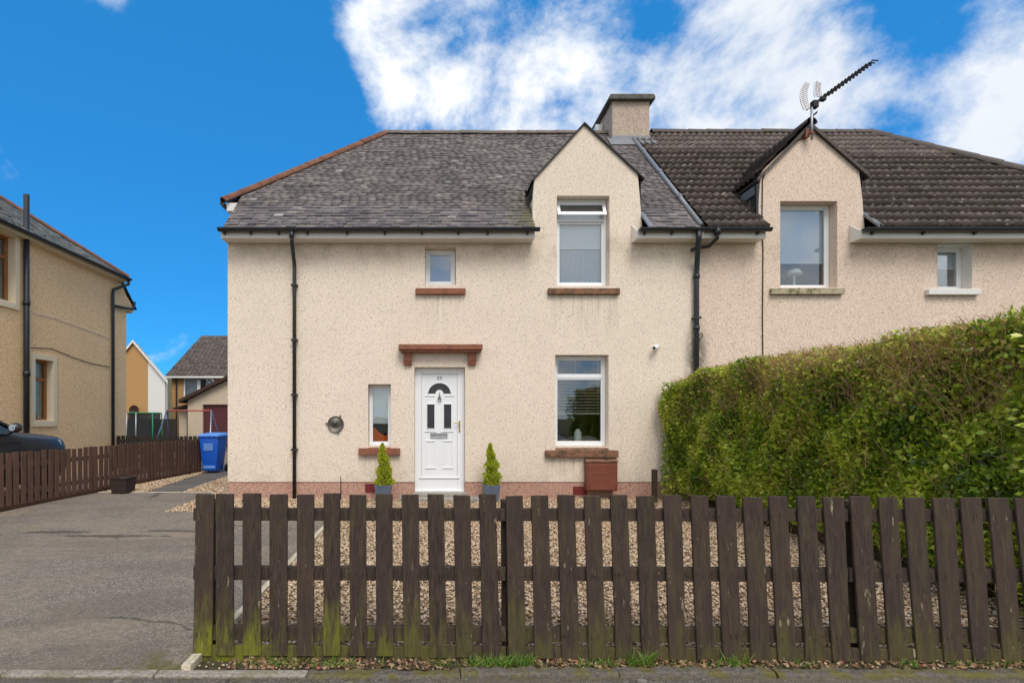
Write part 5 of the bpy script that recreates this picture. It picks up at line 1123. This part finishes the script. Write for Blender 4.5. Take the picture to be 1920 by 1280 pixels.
def conifer(px, label):
    Yc = 9.45; X = PX(px, Yc)
    c_ = thing('potted_conifer', label, 'shrub', (X, Yc, 0), 'potted conifers either side of the door')
    w = .15; h = .25; hz = .30
    MB().hexa([(X-w*.72, Yc-w*.72, .02), (X+w*.72, Yc-w*.72, .02), (X+w*.72, Yc+w*.72, .02), (X-w*.72, Yc+w*.72, .02)], [(X-w, Yc-w, hz), (X+w, Yc-w, hz), (X+w, Yc+w, hz), (X-w, Yc+w, hz)]).build('pot', POTM, c_, .008)
    MB().box(X-w+.02, X+w-.02, Yc-w+.02, Yc+w-.02, hz+.001, hz+.012).build('soil', SOIL, c_); MB().tube([(X, Yc, .28), (X, Yc, .85)], [.014, .005], 6).build('trunk', TWIG, c_)
    n = 5200; H = .72; t_ = rng.random(n)**1.25; rad = .155*(1-t_)**.72*(.85+.28*np.sin(t_*23+rng.random()*6)*.6)+.012
    ang = rng.random(n)*2*math.pi; rad *= (1+.16*np.sin(ang*3+t_*14)+.22*np.sin(ang*7+t_*31)*np.sin(t_*19)); rr = rad*np.sqrt(rng.uniform(.25, 1.25, n))
    P = np.stack([X+rr*np.cos(ang)+.02*np.sin(t_*5), Yc+rr*np.sin(ang), hz+.005+t_*H], 1)
    D = np.stack([np.cos(ang)*.55+rng.normal(0, .3, n), np.sin(ang)*.55+rng.normal(0, .3, n), rng.uniform(.5, 1.4, n)], 1)
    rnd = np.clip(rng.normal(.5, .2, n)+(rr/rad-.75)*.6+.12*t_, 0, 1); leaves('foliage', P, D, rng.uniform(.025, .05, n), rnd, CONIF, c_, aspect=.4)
    tag(c_.children[-1], kind='stuff')
conifer(719, 'small golden conifer in a blue-grey pot left of the front door'); conifer(921, 'small golden conifer in a blue-grey pot right of the front door')
po = thing('boundary_post', 'short dark brown timber post by the house end of the hedge', 'post', (PX(1228, 9.2), 9.2, 0))
X = PX(1229, 9.3)
MB().box(X-.04, X+.04, 9.3, 9.38, -.1, .56).build('shaft', FENCE, po, .005); MB().hexa([(X-.045, 9.295, .561), (X+.045, 9.295, .561), (X+.045, 9.385, .561), (X-.045, 9.385, .561)], [(X-.03, 9.31, .58), (X+.03, 9.31, .58), (X+.03, 9.37, .58), (X-.03, 9.37, .58)]).build('cap', FENCE, po)

# ------------------------------------------------------------------ hedge
hd = thing('privet_hedge', 'tall clipped privet hedge with browned twiggy top along the garden boundary', 'hedge', (4.8, 6.5, 0))
HX0, HX1, HY0, HY1 = 4.32, 5.35, 3.62, 9.62
def top_z(y): return 2.265+.018*np.sin(y*1.9)+.012*np.sin(y*5.3)-.17*np.clip((y-8.75)/.75, 0, 1)
def bulge(y, z): return .10*np.sin(y*1.7+.6)*np.sin(z*2.2+.3)+.05*np.sin(y*4.3+z*3.1)+.03*np.sin(y*9.1-z*6.0)
MB().box(HX0+.33, HX1-.25, HY0+.3, HY1-.5, 0, 2.06).build('shade_filler', CORE, hd)  # solid filler box, coloured dark for the shade deep inside the hedge
n = 100000
side = rng.random(n)
y = rng.uniform(HY0, HY1, n); z = rng.uniform(.06, 1, n)
tz = top_z(y); z = .05+z*(tz-.05)
depth = rng.exponential(.10, n)
gapn = np.sin(y*5.3+1.1*np.sin(z*4.1))*np.sin(z*6.7+1.3*np.sin(y*2.9))
depth += np.clip(gapn, 0, 1)*.09
rnd_edge = np.clip((z-(tz-.16))/.16, 0, 1)
X = HX0-bulge(y, z)+depth+rnd_edge**2*.13+np.clip((.45-z)/.45, 0, 1)**1.5*.13
# far end rounds off toward the house
endf = np.clip((y-(HY1-.5))/.5, 0, 1); X -= endf*.13
D = np.stack([rng.normal(-.75, .5, n), rng.normal(-.2, .6, n), rng.normal(.25, .6, n)], 1)
P = np.stack([X, y, z], 1)
# top faces, ends
n2 = 22000; y2 = rng.uniform(HY0, HY1, n2); x2 = rng.uniform(HX0+.02, HX1, n2); z2 = top_z(y2)-rng.exponential(.06, n2)+.025*np.sin(x2*9+y2*5)
P2 = np.stack([x2, y2, z2], 1); D2 = np.stack([rng.normal(-.1, .6, n2), rng.normal(0, .6, n2), rng.normal(.7, .5, n2)], 1)
n3 = 16000; x3 = rng.uniform(HX0-.18, HX1, n3); z3 = rng.uniform(.05, 2.12, n3); near = rng.random(n3) < .5; dp = rng.exponential(.08, n3); y3 = np.where(near, HY0+dp, HY1-dp+.04)
P3_ = np.stack([x3, y3, z3], 1); D3 = np.stack([rng.normal(0, .6, n3), np.where(near, -.7, .7)+rng.normal(0, .4, n3), rng.normal(.25, .5, n3)], 1)
n4 = 9000; y4 = rng.uniform(HY0, HY1, n4); z4 = rng.uniform(.05, 2.1, n4); P4 = np.stack([HX1-rng.exponential(.08, n4), y4, z4], 1); D4 = np.stack([rng.normal(.7, .4, n4), rng.normal(0, .5, n4), rng.normal(.25, .5, n4)], 1)
Pa = np.concatenate([P, P2, P3_, P4]); Da = np.concatenate([D, D2, D3, D4])
yy_, zz_ = Pa[:, 1], Pa[:, 2]
brown = np.clip((zz_-1.55-.12*np.sin(yy_*1.3))/.55, 0, 1)*np.clip(.55+.6*np.sin(yy_*1.15+.9)+.3*np.sin(yy_*3.1+zz_*3), 0, 1)
brown *= np.clip((9.25-yy_)/.4, 0, 1)
keep = rng.random(len(Pa)) > brown*.72; Pa, Da, brown = Pa[keep], Da[keep], brown[keep]; yy_, zz_ = Pa[:, 1], Pa[:, 2]
cl_ = .12*np.sin(yy_*6.1+zz_*4.3)+.10*np.sin(yy_*2.3-zz_*5.1)+.07*np.sin(yy_*13+zz_*11)
rnd = np.clip(rng.normal(.40, .19, len(Pa))+cl_+.06, .02, .76); isb = rng.random(len(Pa)) < brown*.85+.012; rnd = np.where(isb, rng.uniform(.66, .98, len(Pa)), rnd)
size = np.clip(rng.lognormal(-2.98, .28, len(Pa)), .022, .09)*(1-.25*brown)
fo = leaves('foliage', Pa, Da, size, rnd, LEAF, hd, aspect=.55); tag(fo, kind='stuff')
# twigs
nt_ = 5200; ty = rng.uniform(HY0+.05, HY1-.1, nt_); tz_ = rng.uniform(.1, 2.2, nt_)
hi = rng.random(nt_) < .62; tz_ = np.where(hi, rng.uniform(1.5, 2.26, nt_), tz_)
tx = HX0-bulge(ty, tz_)+rng.uniform(.0, .22, nt_)+np.clip((tz_-(top_z(ty)-.16))/.16, 0, 1)**2*.13
ontop = rng.random(nt_) < .2; tx = np.where(ontop, rng.uniform(HX0+.1, HX1-.1, nt_), tx); tz_ = np.where(ontop, top_z(ty)-.08, tz_)
d_ = np.stack([rng.normal(-.35, .35, nt_), rng.normal(-.1, .5, nt_), np.abs(rng.normal(.8, .4, nt_))], 1); d_ /= np.linalg.norm(d_, axis=1)[:, None]
A = np.stack([tx, ty, np.minimum(tz_, top_z(ty)-.02)], 1); Ln = rng.uniform(.07, .26, nt_)[:, None]; B = A+d_*Ln; A = A-d_*Ln*.7
ov = np.clip(B[:, 2]-(top_z(ty)+.035), 0, None); B[:, 2] -= ov*.85
s1_ = np.cross(d_, rng.normal(size=(nt_, 3))); s1_ /= np.linalg.norm(s1_, axis=1)[:, None]; s2_ = np.cross(d_, s1_); r_ = rng.uniform(.0016, .004, nt_)[:, None]
Vt = np.stack([A+s1_*r_, A-s1_*r_*.5+s2_*r_*.87, A-s1_*r_*.5-s2_*r_*.87, B+s1_*r_*.6, B-s1_*r_*.3+s2_*r_*.5, B-s1_*r_*.3-s2_*r_*.5], 1)
Tt = (np.array([(0,1,4),(0,4,3),(1,2,5),(1,5,4),(2,0,3),(2,3,5)])[None]+(np.arange(nt_)*6)[:, None, None]).reshape(-1, 3)
tw = big_mesh('twigs', Vt.reshape(-1, 3), Tt, TWIG, hd); tag(tw, kind='stuff')
for yy in np.arange(HY0+.2, HY1-.1, .42):
    xx = HX0+.45+random.uniform(-.1, .1); MB().tube([(xx, yy, -.1), (xx+random.uniform(-.05, .05), yy+random.uniform(-.06, .06), .4), (xx+random.uniform(-.15, .15), yy+random.uniform(-.15, .15), 1.1)], [.022, .018, .008], 6).build('trunk', TWIG, hd)

# ------------------------------------------------------------------ grass tufts and litter under the fence
gp = []; gd = []; gs = []; gr = []
def tuft(px0, px1, n, h, dry=.1):
    for _ in range(n):
        p = random.uniform(px0, px1); Y = random.uniform(3.16, 3.235); X = PX(p, Y); L = h*random.uniform(.45, 1.15)
        gp.append((X, Y, -.005)); gd.append((random.gauss(0, .42), random.gauss(-.1, .3), 1)); gs.append(L); gr.append(random.uniform(.82, 1) if random.random() < dry else random.uniform(.05, .75))
for a in ((500, 560, 40, .06, .25), (545, 640, 60, .045, .3), (615, 665, 50, .065, .45), (700, 720, 14, .045), (810, 845, 36, .06, .1), (872, 1000, 330, .075, .14), (880, 960, 120, .06, .1), (1078, 1160, 110, .055, .3), (1178, 1222, 130, .10, .06), (1318, 1345, 16, .05), (1345, 1410, 80, .08, .3), (440, 505, 26, .05, .5), (1685, 1722, 40, .05, .05), (1490, 1540, 26, .045, .5), (1780, 1920, 70, .05, .4), (700, 1900, 120, .03, .4), (1240, 1300, 20, .03, .3)): tuft(*a)
gp, gd, gs = np.array(gp), np.array(gd), np.array(gs); gd /= np.linalg.norm(gd, axis=1)[:, None]; n = len(gp)
Sx = np.cross(gd, rng.normal(size=(n, 3))); Sx /= np.linalg.norm(Sx, axis=1)[:, None]; w = rng.uniform(.0018, .0034, n)[:, None]; bend = gd*np.array([1, 1, 0])*gs[:, None]*.6
V_ = np.stack([gp-Sx*w, gp+Sx*w, gp+gd*gs[:, None]*.55+Sx*w*.8, gp+gd*gs[:, None]*.55-Sx*w*.8, gp+gd*gs[:, None]*.95+bend], 1)
T_ = (np.array([(0,1,2),(0,2,3),(3,2,4)])[None]+(np.arange(n)*5)[:, None, None]).reshape(-1, 3)
o = big_mesh('grass', V_.reshape(-1, 3), T_, GRASS, None, {'rnd': np.repeat(gr, 5)}); tag(o, 'tufts of grass and weeds growing along the foot of the front fence', 'grass', kind='stuff')
n = 1500; lp_ = np.stack([PX(rng.uniform(430, 1990, n), 3.2), rng.uniform(3.14, 3.27, n), rng.uniform(0, .012, n)], 1)
o = leaves('leaf_litter', lp_, np.stack([rng.normal(size=n), rng.normal(size=n), rng.normal(0, .25, n)], 1), rng.uniform(.015, .04, n), rng.random(n), DEAD, None, aspect=.6); tag(o, 'brown dead leaves lying in the soil under the front fence', 'leaves', kind='stuff')
n = 420; lp_ = np.stack([rng.uniform(2.6, 4.5, n), rng.uniform(3.4, 9.3, n), rng.uniform(.012, .03, n)], 1)
o = leaves('hedge_litter', lp_, np.stack([rng.normal(size=n), rng.normal(size=n), rng.normal(0, .2, n)], 1), rng.uniform(.025, .05, n), rng.uniform(0, .9, n), DEAD, None, aspect=.6); tag(o, 'fallen leaves on the gravel beside the hedge', 'leaves', kind='stuff')

# ------------------------------------------------------------------ things behind: garage, houses, trampoline, swing
def gx(px, Y): return PX(px, Y)
YB = 40
h2 = thing('brown_roofed_house', 'buff brick house with a big brown tiled roof behind the garage', 'house', (-17, YB, 0))
eL, eR = gx(322, YB), gx(322, YB)+11
ez = PZ(706, YB)
wv = (gx(344, YB), gx(402, YB), PZ(746, YB), PZ(708, YB))
wall_slab([(eL, -.3), (eR, -.3), (eR, ez), (eL, ez)], [rect(*wv)], YB, YB+.3).build('wall', BRICKY, h2)
MB().box(eL, eL+.3, YB+.3, YB+8, -.3, ez).build('side_wall', BRICKY, h2)
MB().box(eL+.3, eR, YB+2, YB+2.1, 0, ez).build('inner_wall', INT, h2)
w5 = bpy.data.objects.new('window', None); C.objects.link(w5); w5.parent = h2; WL[w5] = WL[h2]
MB().ring(*wv, .09, YB+.05, YB+.12).box(gx(369, YB), gx(375, YB), YB+.05, YB+.12, wv[2], wv[3]).build('frame', UPVC, w5); MB().box(wv[0]+.09, wv[1]-.09, YB+.08, YB+.085, wv[2]+.09, wv[3]-.09).build('pane', GLASS, w5)
MB().box(wv[0], gx(367, YB), YB+.3, YB+.31, wv[2], wv[3]).box(gx(383, YB), wv[1], YB+.3, YB+.31, wv[2], wv[3]).build('curtain', BLIND, w5)
rl = gx(315, YB); rz0, rz1 = ez+.02, PZ(632, YB+3.2); tx0 = gx(374, YB+3.2)
mb = MB(); mb.add([(rl, YB-.35, rz0), (eR+.3, YB-.35, rz0), (eR-2.4, YB+3.4, rz1), (tx0, YB+3.4, rz1), (rl, YB+8, rz0), (eR+.3, YB+8, rz0)], [(0, 1, 2, 3), (0, 3, 4), (1, 5, 2), (3, 2, 5, 4)])
r5 = mb.build('roof', ROOFDECK, h2)
Vr = Vector((0, 3.75, rz1-rz0)); VL2 = Vr.length
def in_b(a, b, v):
    l = (tx0-rl)*v/VL2; a = max(a, l); return (a, b) if b-a > .05 else None
place(field((rl, YB-.35, rz0), (1, 0, 0), Vr, 7.5, VL2, .33, .3, in_b, jitter=0), (rl, YB-.35, rz0+.01), (1, 0, 0), Vr, .3, .07, .0, r5, unit, 'tile', TILE_B, 'tiles', most=0)
MB().box(rl, eR, YB-.42, YB-.352, rz0-.14, rz0-.0).build('fascia', UPVCS, h2); MB().tube([(gx(330, YB-.3), YB-.3, rz0-.1), (gx(331, YB-.1), YB-.1, rz0-.4), (gx(331, YB-.1), YB-.1, 0)], .06, 6).build('downpipe', BLACKP, h2)
YG = 28
ga = thing('garage', 'cream rendered garage with maroon roller door behind the blue bin', 'garage', (-11.5, YG, 0))
gl_, gr_ = gx(352, YG), gx(352, YG)+6.2; gez = PZ(750, YG); gapex = gl_+3.1; gaz = gez+1.55
gd_ = (gx(380, YG), gx(380, YG)+2.4, -.1, PZ(758, YG))
wall_slab([(gl_, -.3), (gd_[0], -.3), (gd_[0], gd_[3]), (gd_[1], gd_[3]), (gd_[1], -.3), (gr_, -.3), (gr_, gez), (gapex, gaz), (gl_, gez)], [], YG, YG+.3).build('wall', GARAGEW, ga)
MB().box(gl_, gl_+.25, YG+.3, YG+6, -.3, gez).build('side_wall', GARAGEW, ga)
k_ = 0; z = -.05
while z < gd_[3]-.05:
    MB().box(gd_[0]+.002, gd_[1]-.002, YG+.12, YG+.15, z, z+.135).build('door_slat', MAROON, ga, .01); z += .14
sl_ = (gaz-gez)/(gapex-gl_)
for a, b, za, zb_ in ((gl_-.35, gapex, gez-.35*sl_, gaz), (gapex, gr_+.35, gaz, gez-.35*sl_)):
    MB().hexa([(a, YG-.3, za+.02), (b, YG-.3, zb_+.02), (b, YG+6, zb_+.02), (a, YG+6, za+.02)], [(a, YG-.3, za+.2), (b, YG-.3, zb_+.2), (b, YG+6, zb_+.2), (a, YG+6, za+.2)]).build('roof', DKBROWN, ga)
MB().box(gx(326, YG), gl_-.001, YG+.6, YG+.8, -.3, PZ(766, YG)).build('porch_wall', GARAGEW, ga); MB().box(gx(341, YG), gx(352, YG)-.01, YG+.55, YG+.598, -.1, PZ(771, YG)).build('side_door', DKBROWN, ga, .01)
MB().hexa([(gx(320, YG), YG+.2, PZ(767, YG)), (gl_-.003, YG+.2, PZ(760, YG)), (gl_-.003, YG+2, PZ(760, YG)), (gx(320, YG), YG+2, PZ(767, YG))], [(gx(320, YG), YG+.2, PZ(764, YG)), (gl_-.003, YG+.2, PZ(756, YG)), (gl_-.003, YG+2, PZ(756, YG)), (gx(320, YG), YG+2, PZ(764, YG))]).build('porch_roof', DKBROWN, ga)
YH = 36
h3 = thing('buff_brick_house', 'buff brick and white rendered gable of the house behind the trampoline', 'house', (gx(270, YH), YH, 0))
ax3, az3 = gx(251, YH), PZ(640, YH); rx3, rz3 = gx(316, YH), PZ(717, YH); sl3 = (az3-rz3)/(rx3-ax3); bx3 = gx(277, YH); wx3 = gx(309, YH)
def zg(x): return az3-sl3*abs(x-ax3)
lx3 = ax3-4.2
MB().prism([(lx3, -.3), (bx3, -.3), (bx3, zg(bx3)-.1), (ax3, az3-.1), (lx3, zg(lx3)-.1)], YH, YH+.4).build('brick_wall', BRICKY, h3)
MB().prism([(bx3+.002, -.3), (wx3, -.3), (wx3, zg(wx3)-.1), (bx3+.002, zg(bx3)-.1)], YH+.02, YH+.4).build('rendered_wall', RENDERW, h3)
for a, b in ((lx3-.4, ax3), (ax3, rx3)):
    MB().hexa([(a, YH-.15, zg(a)-.1), (b, YH-.15, zg(b)-.1), (b, YH-.12, zg(b)-.1), (a, YH-.12, zg(a)-.1)], [(a, YH-.15, zg(a)+.1), (b, YH-.15, zg(b)+.1), (b, YH-.12, zg(b)+.1), (a, YH-.12, zg(a)+.1)]).build('verge_board', UPVCS, h3)
    MB().hexa([(a, YH-.12, zg(a)-.02), (b, YH-.12, zg(b)-.02), (b-5, YH+8, zg(b)-.02), (a-5, YH+8, zg(a)-.02)], [(a, YH-.12, zg(a)+.12), (b, YH-.12, zg(b)+.12), (b-5, YH+8, zg(b)+.12), (a-5, YH+8, zg(a)+.12)]).build('roof', TILE_B, h3)
MB().lathe([(0, -.05), (.2, -.06), (.32, -.14), (.34, -.14), (.22, 0), (0, .01)], (gx(251, YH-.4), YH-.25, PZ(769, YH)), 'y', 18).tube([(gx(251, YH-.4), YH-.25, PZ(769, YH)), (gx(251, YH-.4), YH, PZ(769, YH))], .03, 6).build('satellite_dish', DKBROWN, h3, smooth=True)
YF = 27
tf_ = thing('close_boarded_fence', 'dark close-boarded garden fence behind the trampoline', 'fence', (gx(280, YF), YF, 0))
x = gx(205, YF)
while x < gx(330, YF):
    MB().box(x, x+.14, YF, YF+.02, -.05, PZ(785, YF)+random.uniform(-.01, .01)).build('board', FENCE3, tf_); x += .147
MB().box(gx(205, YF), gx(330, YF), YF+.021, YF+.06, 1.0, 1.08).build('rail', FENCE3, tf_)
YT = 22.5
tr = thing('trampoline', 'round garden trampoline with green rim and dark safety net', 'trampoline', (gx(270, YT), YT, 0))
tcx, tr_ = gx(271, YT), .62
ztop = PZ(774, YT)
MB().tube([(tcx+tr_*math.cos(a), YT+tr_*math.sin(a), ztop) for a in (2*math.pi*i/24 for i in range(25))], .028, 6, False).build('top_ring', GREENM, tr, smooth=True)
MB().tube([(tcx+tr_*math.cos(a), YT+tr_*math.sin(a), .45) for a in (2*math.pi*i/24 for i in range(25))], .05, 6, False).build('mat_ring', GREENM, tr, smooth=True)
MB().lathe([(0, .45), (tr_-.04, .45)], (tcx, YT, 0), n=24).build('mat', NETM, tr)
gg = material('safety_net'); n_ = gg.n('TexChecker', {'Vector': gg.pos, 'Scale': 60.0}); tp = gg.n('BsdfTransparent'); setp(gg, (.02, .022, .022), .9); mx = gg.n('MixShader', {0: .8, 1: tp.outputs[0], 2: gg.b.outputs[0]}); gg.nt.links.new(mx.outputs[0], gg.out.inputs[0])
MB().lathe([(tr_*.99, .47), (tr_*.93, ztop*.6), (tr_*.98, ztop-.03)], (tcx, YT, 0), n=24).build('net', gg.m, tr, smooth=True)
for i, a in enumerate((215, 270, 325, 35, 90, 145)):
    MB().tube([(tcx+(tr_+.05)*math.cos(R(a)), YT+(tr_+.05)*math.sin(R(a)), 0), (tcx+(tr_+.03)*math.cos(R(a)), YT+(tr_+.03)*math.sin(R(a)), ztop)], .025, 6).build('pole', STEEL if i in (1, 0) else GREENM, tr, smooth=True)
YS = 21
sw = thing('swing_frame', 'metal swing frame with faded red top bar above the back fence', 'swing', (gx(352, YS), YS, 0))
sa, sb, szt = gx(313, YS), gx(396, YS), PZ(769.5, YS)
MB().tube([(sa, YS, szt), (sb, YS, szt)], .03, 8).build('top_bar', REDT, sw, smooth=True)
for X, mat_ in ((sa, BLUET), (sb, STEEL)):
    for d in (-.75, .75): MB().tube([(X, YS, szt), (X+(-.25 if X == sa else .25), YS+d, 0)], .027, 8).build('leg', mat_ if d < 0 else BLUET, sw, smooth=True)
for X in (sa+.15, sa+.55): MB().tube([(X-.1, YS, szt), (X-.1, YS, .55)], .008, 4).build('rope', CABLE, sw)
MB().box(sa-.02, sa+.52, YS-.1, YS+.1, .5, .55).build('seat', REDT, sw, .01)
hl = MB(); n = 40; vs = []
for i in range(n+1):
    X = -160+i*8; hgt = 16+6*math.sin(i*.55)+3*math.sin(i*1.7); vs += [(X, 230, -1), (X, 260, hgt), (X, 330, hgt+4)]
hl.add(vs, [f for i in range(n) for f in ((3*i, 3*i+3, 3*i+4, 3*i+1), (3*i+1, 3*i+4, 3*i+5, 3*i+2))]); o = hl.build('hills', HILLM, smooth=True); tag(o, kind='structure')
car.scale.z = 1.06
